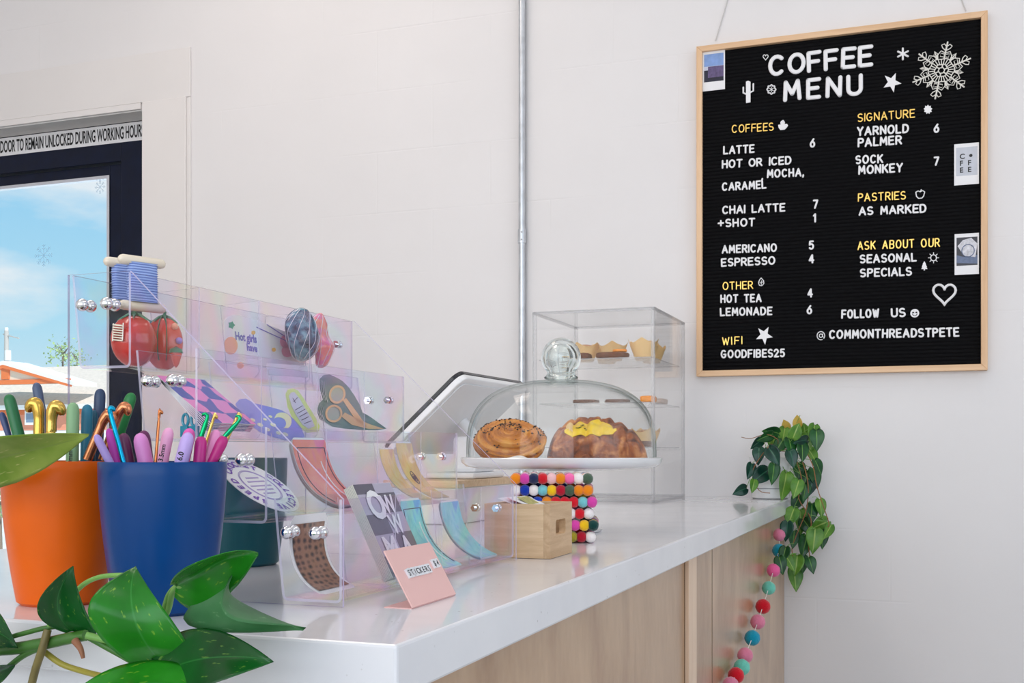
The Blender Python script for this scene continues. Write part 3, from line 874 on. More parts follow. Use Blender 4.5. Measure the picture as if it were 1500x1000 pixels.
board_line('ASK ABOUT OUR', 1256.5, 1376.5, 366.5, 361.7, 13.5, G_, 'in the gold row ASK ABOUT OUR', H_, 0.16)
board_line('SEASONAL', 1260, 1342, 386, 383.3, 13.5, W_, 'in SEASONAL on the board', A_)
board_line('SPECIALS', 1260.5, 1335, 406.5, 404, 13.5, W_, 'in SPECIALS on the board', A_)
board_line('FOLLOW', 1233, 1287.5, 467, 465.5, 14, W_, 'in FOLLOW on the board', A_)
board_line('US', 1306, 1326, 465, 464.5, 14, W_, 'in US beside FOLLOW on the board', A_)
board_line('COMMONTHREADSTPETE', 1215, 1404.5, 496.7, 493.3, 14, W_, 'in the long handle row under FOLLOW US', A_)
for (c, x, y, where) in (('6', 1187, 216.5, 'right of LATTE under COFFEES'), ('7', 1191.5, 306, 'right of CHAI LATTE'), ('1', 1192, 326, 'below the 7 of CHAI LATTE'),
        ('5', 1185.5, 366, 'right of AMERICANO'), ('4', 1185.5, 386, 'right of ESPRESSO'), ('4', 1183.5, 436, 'right of HOT TEA'),
        ('6', 1182.5, 460.5, 'right of LEMONADE'), ('6', 1368.5, 195, 'right of YARNOLD'), ('7', 1368.5, 243, 'right of SOCK')):
    board_line(c, x, x+8, y, y, 13.5, W_, where, N_)

# ---- the small plastic symbols
def bp_(px, py, lift=0.0): return at_y(px, py, BY-0.001-lift)
def sym(name, label, cat='symbol', parts=None, mat=M_letter):
    b = MB()
    for p in parts:
        k = p[0]
        if k == 'line': b.tube([bp_(*q) for q in p[1]], p[2], 8); [b.ball(bp_(*q), p[2], 8, 6) for q in (p[1][0], p[1][-1])]
        elif k == 'poly': b.prism([bp_(*q) for q in p[1]], (0, -0.0025, 0))
        elif k == 'disc': c = bp_(*p[1]); b.prism([c+Vector((p[2]*math.cos(2*PI*i/24), 0, p[2]*math.sin(2*PI*i/24))) for i in range(24)], (0, -0.0025, 0))
    o = b.build(name, mat, org=bp_(*parts[0][1]) if parts[0][0] == 'disc' else bp_(*parts[0][1][0]), smooth=True)
    return tag(o, label, cat, 'symbols on the letter board')
def star_pts(cx, cy, r, rot=0, k=0.42, n=5, sx=0.93):
    return [(cx+sx*(r if i % 2 == 0 else r*k)*math.sin(rot+PI*i/n), cy-(r if i % 2 == 0 else r*k)*math.cos(rot+PI*i/n)) for i in range(2*n)]
sym('star_symbol', 'white plastic star right of the word MENU', parts=[('poly', star_pts(1306.5, 121, 15, 0.42))])
sym('star_symbol', 'white plastic star above and right of WIFI', parts=[('poly', star_pts(1119.5, 491, 14, 0.52))])
def heart(cx, cy, w, h):
    pts = []
    for i in range(33):
        t = 2*PI*i/32
        pts.append((cx+w/2*(math.sin(t)**3), cy-h/2*((13*math.cos(t)-5*math.cos(2*t)-2*math.cos(3*t)-math.cos(4*t))/14.5+0.12)))
    return pts
sym('heart_symbol', 'large white heart outline above the handle row', parts=[('line', heart(1383.5, 431, 33, 30), 0.0035)])
sym('heart_symbol', 'tiny white heart outline left of the COFFEE title', parts=[('line', heart(1121.5, 84, 7.5, 8), 0.0012)])
sym('cactus_symbol', 'white plastic cactus left of the word MENU', parts=[('poly', [(1092.8, 120), (1096, 118.5), (1099.5, 120), (1099.5, 150), (1093, 151)]),
    ('line', [(1088.8, 128), (1088.8, 136), (1096, 139)], 0.0026), ('line', [(1103.5, 123), (1103.5, 133), (1096, 137)], 0.0026)])
sym('flower_symbol', 'small white flower ring between the cactus and MENU', parts=[('line', [(1130+6.2*(1+0.13*math.cos(8*t))*math.cos(t)*0.95, 131+6.2*(1+0.13*math.cos(8*t))*math.sin(t)) for t in [2*PI*i/40 for i in range(41)]], 0.0019),
    ('line', [(1127, 129), (1133, 133)], 0.001), ('line', [(1133, 129), (1127, 133)], 0.001), ('line', [(1130, 127), (1130, 135)], 0.001)])
sym('asterisk_symbol', 'white six-armed asterisk above the star near MENU', parts=[('line', [(1322.5, 71), (1322.5, 87)], 0.0028), ('line', [(1315.5, 75.5), (1330, 82.5)], 0.0028), ('line', [(1315.5, 83), (1330, 75)], 0.0028)])
sym('cup_symbol', 'white plastic steaming cup after the gold COFFEES', parts=[('poly', [(1140, 183), (1153, 181.5), (1154.5, 184), (1152.5, 187), (1149.5, 190), (1143, 190.5), (1140.5, 187)]), ('disc', (1146.5, 180), 0.0065), ('disc', (1147, 177.5), 0.003)])
sym('sun_symbol', 'small white smiling sun after the gold SIGNATURE', parts=[('poly', star_pts(1359.3, 160.5, 7, 0, 0.72, 9))])
sym('apple_symbol', 'white bowl outline after the gold PASTRIES', parts=[('line', [(1341.5, 281.5), (1345, 279.5), (1348, 281), (1351.5, 279), (1354.5, 281), (1353, 287), (1350.5, 290), (1345.5, 290.5), (1342.5, 287.5), (1341.5, 281.5)], 0.0016), ('line', [(1348, 281), (1349.5, 277.8)], 0.0014)])
sym('sun_symbol', 'white rayed sun outline right of SEASONAL', parts=[('line', [(1367.5+4.2*math.cos(2*PI*i/20), 377.5+4.4*math.sin(2*PI*i/20)) for i in range(21)], 0.0014)]+[('line', [(1367.5+5.3*math.cos(a), 377.5+5.5*math.sin(a)), (1367.5+7.6*math.cos(a), 377.5+7.6*math.sin(a))], 0.0011) for a in [PI*i/4 for i in range(8)]])
sym('tree_symbol', 'small white fir tree right of SPECIALS', parts=[('poly', [(1354, 382.5), (1356.5, 387), (1355.8, 387), (1358, 391), (1357, 391), (1358.6, 394), (1355, 394), (1355, 396), (1353, 396), (1353, 394), (1349.5, 394), (1351, 391), (1350.2, 391), (1352, 387), (1351.3, 387)])])
sym('leaf_symbol', 'small white leaf outline after the gold OTHER', parts=[('line', [(1115, 407), (1118.5, 411), (1119, 415), (1116, 418.5), (1112.5, 418), (1111, 414), (1112.5, 410), (1115, 407)], 0.0014), ('line', [(1115, 418), (1115.5, 411)], 0.0010), ('line', [(1112.8, 413), (1115, 415), (1117.5, 412.5)], 0.0009)])
def smiley():
    b = MB(); c = bp_(1340, 458.7); r = 0.0118
    b.prism([c+Vector((r*math.cos(2*PI*i/28), 0, r*math.sin(2*PI*i/28))) for i in range(28)], (0, -0.0022, 0), 0)
    for s_ in (-1, 1):
        e_ = c+Vector((s_*0.0042, -0.0023, 0.002)); b.prism([e_+Vector((0.0026*math.cos(2*PI*i/14), 0, 0.002*math.sin(2*PI*i/14))) for i in range(14)], (0, -0.0004, 0), 1)
    b.tube([c+Vector((0.006*math.cos(a), -0.0023, -0.001+0.0062*math.sin(a))) for a in [PI+PI*i/10 for i in range(11)]], 0.0009, 6, 1)
    return tag(b.build('smiley_symbol', [M_letter, M_felt], org=c), 'white smiling face symbol after FOLLOW US', 'symbol', 'symbols on the letter board')
smiley()
sym('at_symbol', 'white at sign starting the handle row', parts=[('line', [(1202.5+5.6*math.cos(a), 491.5+6*math.sin(a)) for a in [math.radians(40-i*16.5) for i in range(21)]][::1], 0.0014),
    ('line', [(1202.5+2.4*math.cos(2*PI*i/12), 491.5+2.6*math.sin(2*PI*i/12)) for i in range(13)], 0.0013), ('line', [(1205, 489), (1205.2, 493), (1207.2, 494)], 0.0012)])
# crocheted snowflake
M_yarn = plain('white_crochet_yarn', (0.82, 0.80, 0.75), 0.9, bump=0.5, bscale=900)
b = MB(); sc_ = bp_(1379, 103.5); R_ = 0.078
def fp(a, r, y=0.0): return sc_+Vector((r*R_*math.cos(a), -0.002-y, r*R_*math.sin(a)))
th0 = math.radians(18)
for rr_ in (0.10, 0.22, 0.42):
    b.tube([fp(2*PI*i/36, rr_*(1+0.06*math.cos(i*PI/3))) for i in range(37)], 0.0015, 6)
for k in range(6): b.tube([fp(th0+PI*k/3, 0.1), fp(th0+PI*k/3, 0.22)], 0.0018, 6)
for k in range(24): b.tube([fp(2*PI*k/24, 0.23), fp(2*PI*k/24, 0.41)], 0.0013, 6)
for k in range(6):
    a = th0+PI*k/3
    b.tube([fp(a, 0.42), fp(a, 1.02)], 0.0022, 6)
    for s_ in (-1, 1):
        b.tube([fp(a+s_*0.50, 0.42), fp(a+s_*0.42, 0.58), fp(a+s_*0.22, 0.70), fp(a, 0.62)], 0.0014, 6)
        b.tube([fp(a, 0.70), fp(a+s_*0.16, 0.80), fp(a+s_*0.20, 0.90), fp(a+s_*0.10, 0.94), fp(a, 0.84)], 0.0014, 6)
        b.tube([fp(a+s_*0.08, 0.48), fp(a+s_*0.28, 0.50), fp(a+s_*0.24, 0.62), fp(a+s_*0.06, 0.58)], 0.0013, 6)
    b.tube([fp(a+PI/6, 0.42), fp(a+PI/6, 0.72)], 0.0016, 6)
    b.tube([fp(a+PI/6-0.12, 0.60), fp(a+PI/6, 0.74), fp(a+PI/6+0.12, 0.60), fp(a+PI/6, 0.52), fp(a+PI/6-0.12, 0.60)], 0.0013, 6)
tag(b.build('crocheted_snowflake', M_yarn, org=sc_), 'white crocheted snowflake pinned in the top right of the letter board', 'snowflake')
# instant photos tucked into the frame
def instant(px0, py0, px1, py1, label, seed, pic):
    Yp = BY-0.0016
    p0 = at_y(px0, py0, Yp); p1 = at_y(px1, py1, Yp); w = p1.x-p0.x; h = p0.z-p1.z
    t_ = thing('instant_photo', label, 'photo', ((p0.x+p1.x)/2, Yp, p1.z), 'instant photos in the board frame')
    b = MB(); b.box(p0.x, p1.x, Yp-0.0006, Yp, p1.z, p0.z); b.build('photo_border', M_white, t_, smooth=False)
    b = MB(); pic(b, p0.x+w*0.08, p1.x-w*0.06, p1.z+h*0.22, p0.z-h*0.09, Yp-0.0007)
    mats = pic.mats; b.build('photo_picture', mats, t_, smooth=False)
def rect(b, x0, x1, z0, z1, y, m): q = [b.vert(p) for p in ((x0, y, z0), (x1, y, z0), (x1, y, z1), (x0, y, z1))]; b.face(q, m)
def pic1(b, x0, x1, z0, z1, y):
    h = z1-z0
    rect(b, x0, x1, z0+h*0.50, z1, y, 0); rect(b, x0, x1, z0+h*0.42, z0+h*0.56, y-0.0001, 1); rect(b, x0, x1, z0, z0+h*0.42, y, 2); rect(b, x0+(x1-x0)*.2, x1, z0+h*.15, z0+h*.55, y-0.0002, 3)
pic1.mats = [plain('photo_sky', srgb(128, 160, 215), 0.3, noise=0.15), plain('photo_haze', srgb(200, 205, 225), 0.3), plain('photo_dusk', srgb(22, 24, 48), 0.3, noise=0.3), plain('photo_violet', srgb(92, 78, 120), 0.3, noise=0.35, nscale=90)]
def pic2(b, x0, x1, z0, z1, y):
    rect(b, x0, x1, z0, z1, y, 0); w = x1-x0; h = z1-z0
    rows = ['C', 'FF', 'EE']
    for (t_, cx, cz) in (('C', .24, .60), ('F', .24, .36), ('F', .62, .36), ('E', .24, .12), ('E', .62, .12)):
        b.glyphs(t_, (x0+w*(cx-0.08), y-0.0003, z0+h*cz), (1,0,0), (0,0,1), h*0.17, 1, bold=0.04)
    b.prism([Vector((x0+w*(0.69+0.08*math.cos(2*PI*i/14)), y-0.0003, z0+h*0.69+w*0.08*math.sin(2*PI*i/14))) for i in range(14)], (0, -0.0001, 0), 1)
pic2.mats = [plain('photo_grey_wall', srgb(196, 200, 210), 0.4, noise=0.06), M_black]
def pic3(b, x0, x1, z0, z1, y):
    w = x1-x0; h = z1-z0
    rect(b, x0, x1, z0, z1, y, 0)
    b.prism([Vector((x0+w*px, y-0.0002, z0+h*pz)) for px, pz in ((0, .1), (1, .05), (1, .35), (.4, .3), (0, .38))], (0, -0.0001, 0), 2)
    b.prism([Vector((x0+w*px, y-0.0003, z0+h*pz)) for px, pz in ((.05, .7), (.35, .35), (.9, .28), (1, .75), (.7, .97), (.3, .9))], (0, -0.0001, 0), 1)
    b.tube([Vector((x0+w*(0.55+0.30*math.cos(a)), y-0.0005, z0+h*(0.52+0.22*math.sin(a)))) for a in [2*PI*i/20 for i in range(21)]], 0.0012, 6, 2)
pic3.mats = [plain('photo_charcoal', srgb(52, 52, 60), 0.4, noise=0.2), plain('photo_silver', srgb(205, 205, 212), 0.4, noise=0.25, nscale=120), plain('photo_denim', srgb(96, 110, 140), 0.4, noise=0.2, nscale=100)]
instant(1028.8, 75.5, 1062, 130.5, 'instant photo of a violet dusk sky in the top left corner of the letter board', 1, pic1)
instant(1397.7, 211.5, 1434, 269, 'instant photo of black letters on a wall at the right edge of the board', 2, pic2)
instant(1398.3, 343, 1434, 401, 'instant photo of silver shapes, lower one at the right edge of the board', 3, pic3)
# ============================================================ the tiered acrylic sticker stand
M_acr = acrylic('clear_acrylic', tint=(0.985, 0.985, 0.99), haze=0.003, refl=0.75, f0=0.015)
M_tray = acrylic('iridescent_acrylic', tint=(0.97, 0.965, 0.975), haze=0.008, irid=0.16, refl=0.8, f0=0.020, rough=0.04, iscale=7.0)
def edge_mat(name, col, fac, rough=0.15):
    m, t, out = newmat(name)
    p = t.nodes.new('ShaderNodeBsdfPrincipled'); p.inputs['Base Color'].default_value = rgba(col); p.inputs['Roughness'].default_value = rough
    tr = t.nodes.new('ShaderNodeBsdfTransparent'); mxs = t.nodes.new('ShaderNodeMixShader'); mxs.inputs[0].default_value = fac
    t.links.new(tr.outputs[0], mxs.inputs[1]); t.links.new(p.outputs[0], mxs.inputs[2]); t.links.new(mxs.outputs[0], out.inputs[0])
    return m
M_edge = edge_mat('acrylic_cut_edge', (0.62, 0.56, 0.80), 0.75)
M_edge2 = edge_mat('acrylic_tray_edge', (0.74, 0.70, 0.86), 0.55)
M_chrome = plain('chrome', (0.86, 0.87, 0.9), 0.06, 1.0)
SY0, SY1 = 0.892, 1.342
FX = [-0.4905, -0.5685, -0.6450, -0.7220]          # front faces of the four trays, lowest first
BZ = [0.0035, 0.0735, 0.150, 0.2215]               # tray bottoms above the counter
TZ = [0.0975, 0.1635, 0.2385, 0.3150]              # front top edges
DEP = 0.0735
SXB = -0.797
stand = thing('sticker_stand', 'tall clear acrylic four-tier sticker display stand with iridescent trays', 'display stand', ((FX[0]+SXB)/2, (SY0+SY1)/2, ZC))
TH_ = 0.003
for y0 in (SY0-TH_, SY1):
    b = MB()
    poly = [(FX[0]+0.001, 0.0005), (FX[0]+0.001, TZ[0]), (FX[3], TZ[3]), (SXB, TZ[3]), (SXB, 0.0005)]
    b.prism([Vector((x, y0, ZC+z)) for x, z in poly], (0, TH_, 0), 0, 1)
    b.build('side_panel', [M_acr, M_edge], stand, smooth=False)
def rail_profile(i):
    """back wall leaning out a little, rounded bottom corners, upright front"""
    xf = FX[i]-0.0015; xb = FX[i]-DEP+0.010; r = 0.006
    z0 = ZC+BZ[i]; zt = ZC+TZ[i]
    pts = [(xb-0.009, zt-0.0005)]
    for k in range(6):
        a = PI+0.1+(PI/2-0.1)*k/5; pts.append((xb+r+r*math.cos(a), z0+r+r*math.sin(a)))
    for k in range(6):
        a = 1.5*PI+PI/2*k/5; pts.append((xf-r+r*math.cos(a), z0+r+r*math.sin(a)))
    pts.append((xf, zt-0.0005))
    return pts
DIV = [1.0025, 1.1165, 1.2305]
trays = []
for i in range(4):
    pr = rail_profile(i)
    b = MB(); b.sheet(pr, SY0+0.0005, SY1-0.0005, 0.0025, 0, 1)
    tr_ = b.build('tray', [M_tray, M_edge2], stand, sharp=50); trays.append(tr_)
    for y in DIV:
        b = MB(); q = []
        xs = [p[0] for p in pr]; z0 = ZC+BZ[i]; zt = ZC+TZ[i]
        xf = FX[i]-0.0022; xb = FX[i]-DEP+0.0125
        if i == 3 and y == DIV[1]: xb += 0.012
        poly = [(xb+0.004, z0+0.0045), (xf-0.006, z0+0.0035), (xf, z0+0.009), (xf, zt-0.001), (xb-0.006, zt-0.004)]
        b.prism([Vector((x, y-0.001, z)) for x, z in poly], (0, 0.002, 0), 0, 1)
        b.build('divider', [M_acr, M_edge2], tr_, smooth=False)
    for yy, sgn in ((SY0-TH_, -1), (SY1+TH_, 1)):
        for fx_ in (0.26, 0.66):
            x = FX[i]-DEP*(1-fx_); z = ZC+TZ[i]-0.031
            b = MB()
            b.tube([(x, yy+sgn*0.001, z), (x, yy-sgn*0.012, z)], 0.0022, 10)
            if sgn < 0:
                b.ball((x, yy-0.003, z), 0.0062, 16, 10); b.ball((x, yy+0.0085, z), 0.0062, 16, 10)
            else:
                n_ = [Vector((x+0.0052*math.cos(PI*k/3), yy-0.0075, z+0.0052*math.sin(PI*k/3))) for k in range(6)]
                b.prism(n_, (0, 0.0035, 0)); b.ball((x, yy+0.002, z), 0.0055, 14, 8, sq=(1, 0.7, 1))
            b.build('bolt', M_chrome, stand)

# ------------------------------------------------------------ stickers
def holo(name, c0, c1, c2, film=420, line=None):
    def f(t, uv):
        nz_ = t.nodes.new('ShaderNodeTexNoise'); nz_.inputs['Scale'].default_value = 2.2; nz_.inputs['Detail'].default_value = 2; nz_.inputs['Distortion'].default_value = 1.5
        t.links.new(uv, nz_.inputs['Vector'])
        r = ramp(t, [(0.30, c0), (0.5, c1), (0.68, c2)]); t.links.new(nz_.outputs[0], r.inputs[0])
        return r.outputs[0]
    return uvmat(name, f, 0.3, 0.25, film)
M_paper = plain('white_sticker_paper', (0.85, 0.85, 0.87), 0.4)
M_coral = holo('coral_holographic', srgb(236, 92, 104), srgb(246, 140, 108), srgb(238, 104, 150))
M_yell = holo('yellow_holographic', srgb(240, 192, 70), srgb(246, 222, 140), srgb(226, 180, 130))
M_teal = holo('teal_holographic', srgb(64, 196, 208), srgb(140, 228, 226), srgb(90, 176, 232))
M_peri = holo('periwinkle_print', srgb(92, 112, 214), srgb(140, 148, 232), srgb(232, 150, 190))
M_line = plain('dark_print_line', srgb(70, 60, 90), 0.5)
M_pl = plain('purple_print', srgb(120, 75, 180), 0.5)
def checker(name):
    def f(t, uv):
        mp_ = t.nodes.new('ShaderNodeMapping'); mp_.inputs['Scale'].default_value = (3.1, 3.4, 1)
        t.links.new(uv, mp_.inputs[0])
        nz_ = t.nodes.new('ShaderNodeTexNoise'); nz_.inputs['Scale'].default_value = 1.4; nz_.inputs['Detail'].default_value = 0
        t.links.new(mp_.outputs[0], nz_.inputs['Vector'])
        v = t.nodes.new('ShaderNodeVectorMath'); v.operation = 'SCALE'; v.inputs[3].default_value = 0.5
        t.links.new(nz_.outputs[1], v.inputs[0])
        a = t.nodes.new('ShaderNodeVectorMath'); a.operation = 'ADD'
        t.links.new(mp_.outputs[0], a.inputs[0]); t.links.new(v.outputs[0], a.inputs[1])
        w1 = t.nodes.new('ShaderNodeTexChecker'); w1.inputs['Scale'].default_value = 1.0
        w1.inputs[1].default_value = rgba(srgb(236, 128, 198)); w1.inputs[2].default_value = rgba(srgb(28, 50, 165))
        t.links.new(a.outputs[0], w1.inputs[0])
        return w1.outputs[0]
    return uvmat(name, f, 0.4, 0.08)
M_check = checker('pink_blue_wavy_checks')
def crochet(name):
    def f(t, uv):
        mp_ = t.nodes.new('ShaderNodeMapping'); mp_.inputs['Scale'].default_value = (6, 11, 1); t.links.new(uv, mp_.inputs[0])
        v = t.nodes.new('ShaderNodeTexVoronoi'); v.inputs['Scale'].default_value = 1.0; v.inputs['Randomness'].default_value = 0.35
        t.links.new(mp_.outputs[0], v.inputs['Vector'])
        n = t.nodes.new('ShaderNodeTexNoise'); n.inputs['Scale'].default_value = 60; t.links.new(uv, n.inputs['Vector'])
        s = t.nodes.new('ShaderNodeMix'); s.inputs[0].default_value = 0.25
        t.links.new(v.outputs['Distance'], s.inputs[2]); t.links.new(n.outputs[0], s.inputs[3])
        r = ramp(t, [(0.20, srgb(30, 18, 20)), (0.32, srgb(92, 62, 54)), (0.5, srgb(150, 108, 86))]); t.links.new(s.outputs[0], r.inputs[0])
        return r.outputs[0]
    return uvmat(name, f, 0.4, 0.08)
M_croc = crochet('brown_crochet_print')
def bez(p0, p1, p2, t): return p0*((1-t)**2)+p1*(2*t*(1-t))+p2*(t*t)
def bent_card(name, i, ya, yb, label, mat, top=0.082, back=0.060, n=1, marks=None, border=0.02, group=None, front=0.001, belly=0.006):
    """a card standing in tray i, leaning on the back wall and curling forward along the floor"""
    xf, z0 = FX[i]-0.006, ZC+BZ[i]+0.0045
    P0 = Vector((xf-back, 0, z0+top)); P1 = Vector((xf-back+belly, 0, z0+top*0.22)); P2 = Vector((xf-front, 0, z0+0.0015))
    t_ = thing(name, label, 'sticker', (xf-back/2, (ya+yb)/2, z0), group)
    for k in range(n):
        off = Vector((0.0014*k, 0, 0.0014*k)); b = MB(); r = 0.10
        def fn(u, v, ex=0.0, lift=0.0):
            q = bez(P0, P1, P2, v)+off
            tg = (bez(P0, P1, P2, min(1, v+0.02))-bez(P0, P1, P2, max(0, v-0.02))).normalized()
            nn = Vector((-tg.z, 0, tg.x))
            if nn.x < 0: nn = -nn
            # rounded corners
            w = 1.0
            e_ = min(v, 1-v)*1.6
            if e_ < r: w = 1-0.16*(1-math.sqrt(max(0, 1-(1-e_/r)**2)))
            y = (ya+yb)/2+(u-0.5)*(yb-ya)*w*(1-2*ex)
            return q+nn*lift+Vector((0, y, 0))
        b.grid(lambda u, v: fn(u, v), 8, 22, 0)
        bb = border
        b.grid(lambda u, v: fn(u, bb+v*(1-2*bb), bb, 0.0006), 8, 22, 1)
        if k == n-1 and marks: marks(b, lambda u, v, l=0.0009: fn(u, v, 0, l))
        b.build('sticker_sheet', [M_paper, mat, M_line, M_pl, M_paper], t_)
    return t_
def ring_marks(b, f):
    for r in (0.12, 0.07, 0.03):
        b.tube([f(0.42+r*math.cos(2*PI*k/20), 0.50+r*0.9*math.sin(2*PI*k/20)) for k in range(21)], 0.0005, 5, 2)
def needle_marks(b, f):
    b.tube([f(0.7, 0.25+0.6*k/10) for k in range(11)], 0.0008, 5, 4); b.tube([f(0.12, 0.1+0.8*k/12) for k in range(13)], 0.0005, 5, 2)
    b.tube([f(0.9, 0.1+0.8*k/12) for k in range(13)], 0.0005, 5, 2); b.tube([f(0.12+0.78*k/6, 0.1) for k in range(7)], 0.0005, 5, 2)
bent_card('crochet_sticker', 0, 0.897, 0.964, 'brown crochet-print sticker curled in the near end of the lowest tray', M_croc, top=0.073, back=0.050, border=0.075, front=0.018, belly=-0.012)
bent_card('teal_sticker', 0, 1.133, 1.189, 'teal holographic sticker curled in the lowest tray beside the card stack', M_teal, top=0.078, back=0.056, marks=needle_marks)
bent_card('teal_sticker', 0, 1.240, 1.300, 'teal holographic sticker at the far end of the lowest tray', M_teal, top=0.070, back=0.056, n=2)
bent_card('coral_sticker', 1, 1.034, 1.108, 'stack of coral pink holographic stickers curled in the second tray', M_coral, top=0.074, back=0.060, n=3, marks=needle_marks)
bent_card('yellow_sticker', 1, 1.240, 1.280, 'yellow holographic sticker in the second tray, left of the ringed one', M_yell, top=0.066, back=0.058)
bent_card('yellow_sticker', 1, 1.285, 1.335, 'yellow holographic sticker with a ring mark at the far end of second tray', M_yell, top=0.074, back=0.058, marks=ring_marks)
# pink and blue checked stack
def flat_stack(name, label, p_tn, p_tf, p_bn, n, th, mat, edge_m, gap=0.0, fan=None):
    t_ = thing(name, label, 'sticker', (p_bn[0], (p_tn[1]+p_tf[1])/2, p_bn[2]))
    A = Vector(p_tn); B = Vector(p_tf); C = Vector(p_bn); u = B-A; v = C-A
    nn = u.cross(v).normalized()
    if nn.x < 0: nn = -nn
    for k in range(n):
        b = MB(); o = nn*(k*(th+gap)); f_ = fan(k) if fan else 0
        pts = [A+o+Vector((f_, 0, f_*0.6)), B+o+Vector((f_, 0, f_*0.6)), B+v+o, C+o]
        b.prism(pts, nn*th, 0, 1, uvs=[(0, 1), (1, 1), (1, 0), (0, 0)])
        b.build('sticker_sheet', [mat if k != n-1 or True else mat, edge_m], t_, smooth=False)
    return t_, A+nn*(n*(th+gap)), u, v, nn
zc3 = ZC+BZ[2]
flat_stack('checked_sticker', 'fanned stack of pink and blue checked stickers in the third tray', (-0.7095, 0.914, zc3+0.062), (-0.7095, 0.992, zc3+0.062), (-0.654, 0.914, zc3+0.010), 6, 0.0009, M_check, M_paper, 0.0011, lambda k: -0.0016*k)
# thin traced stickers on leaning planes
def lean_plane(i, top=0.075, back=0.056):
    xf, z0 = FX[i]-0.010, ZC+BZ[i]+0.004
    p = Vector((xf, 0, z0)); d = Vector((-back, 0, top)).normalized(); nn = Vector((d.z, 0, -d.x))
    return p, nn
def traced(b, poly, pl, m=0, th=0.0006, lift=0.0, ms=None):
    p0, nn = pl
    b.prism([at_p(x, y, p0+nn*lift, nn) for x, y in poly], nn*th, m, ms)
def ell(cx, cy, rx, ry, rot=0, n=32, wob=0.0, wn=8):
    c, s = math.cos(rot), math.sin(rot); o = []
    for k in range(n):
        a = 2*PI*k/n; q = 1+wob*math.cos(wn*a); x, y = rx*q*math.cos(a), ry*q*math.sin(a); o.append((cx+x*c-y*s, cy+x*s+y*c))
    return o
def org_of(pl, px, py): return at_p(px, py, pl[0], pl[1])
# white oval sticker with a ring of purple capitals
pl = lean_plane(1, 0.070, 0.060)
o_ = org_of(pl, 386, 719)
oc = Vector((-0.611, 0.944, ZC+BZ[1]+0.033)); pl = (oc, Vector((0.58, 0, 0.81)).normalized())
nn = pl[1]; uy = Vector((0, 1, 0)); ux = nn.cross(uy)*-1           # ux runs down towards the front
ux = Vector((nn.z, 0, -nn.x))
M_lilac = plain('lilac_print', srgb(176, 160, 205), 0.5)
t_ = thing('round_sticker', 'round white sticker with purple lettering leaning in the near end of the second tray', 'sticker', oc)
RR = 0.0430
b = MB(); b.prism([oc+(uy*math.cos(2*PI*k/48)+ux*math.sin(2*PI*k/48))*RR*(1 if True else 1) for k in range(48)], nn*0.0006)
b.build('sticker_sheet', M_paper, t_, smooth=False)
b = MB(); txt = 'SPEED CROCHET COLLECTIVE '
for k, ch in enumerate(txt):
    if ch == ' ': continue
    a = -2*PI*k/len(txt)-2.35
    rad = (uy*math.cos(a)-ux*math.sin(a)); tg = (uy*math.sin(a)+ux*math.cos(a))
    p = oc+nn*0.0009+rad*RR*0.72
    b.glyphs(ch, p-tg*0.0032, tg, rad, 0.0078, 0, bold=0.06)
b.build('sticker_lettering', M_pl, t_, smooth=False)
b = MB()
for q in (0.56, 0.53): b.tube([oc+nn*0.0008+(uy*math.cos(2*PI*k/32)+ux*math.sin(2*PI*k/32))*RR*q for k in range(33)], 0.0004, 5)
for s_ in (-0.28, -0.14, 0.02, 0.16, 0.30): b.obox(oc+nn*0.0008+ux*RR*s_, uy*RR*(0.42-abs(s_)*0.6), ux*0.0009, nn*0.0002)
b.build('sticker_drawing', M_lilac, t_, smooth=False)
# periwinkle splash sticker with a yellow moon
pl = lean_plane(2)
M_moon = plain('pale_yellow_print', srgb(238, 235, 190), 0.4)
t_ = thing('moon_sticker', 'periwinkle splash-shaped sticker with a pale moon in the third tray', 'sticker', org_of(pl, 392, 612))
b = MB(); out_ = [(344, 592), (350, 585), (360, 584), (372, 591), (386, 594), (398, 597), (412, 601), (422, 607), (432, 616), (441, 627), (446, 640), (436, 646), (416, 645), (398, 640), (380, 633), (364, 621), (352, 608)]
traced(b, out_, pl, 0, ms=1); b.build('sticker_sheet', [M_peri, M_paper], t_, smooth=False)
b = MB(); mo = []
for k in range(17): a = -2.2+3.1*k/16; mo.append((413+14*math.cos(a), 617+13*math.sin(a)))
for k in range(17): a = 0.9-3.1*k/16; mo.append((408+11*math.cos(a), 620+9*math.sin(a)))
traced(b, mo, pl, 0, 0.0002, 0.0007)
for (x, y, r) in ((370, 615, 4), (381, 622, 4.5), (392, 629, 4), (400, 622, 4.5), (408, 634, 4), (418, 636, 4.5), (388, 614, 3), (396, 610, 3)): traced(b, ell(x, y, r, r*0.55, 0.4, 12), pl, 0, 0.0002, 0.0007)
b.build('sticker_print', M_moon, t_, smooth=False)
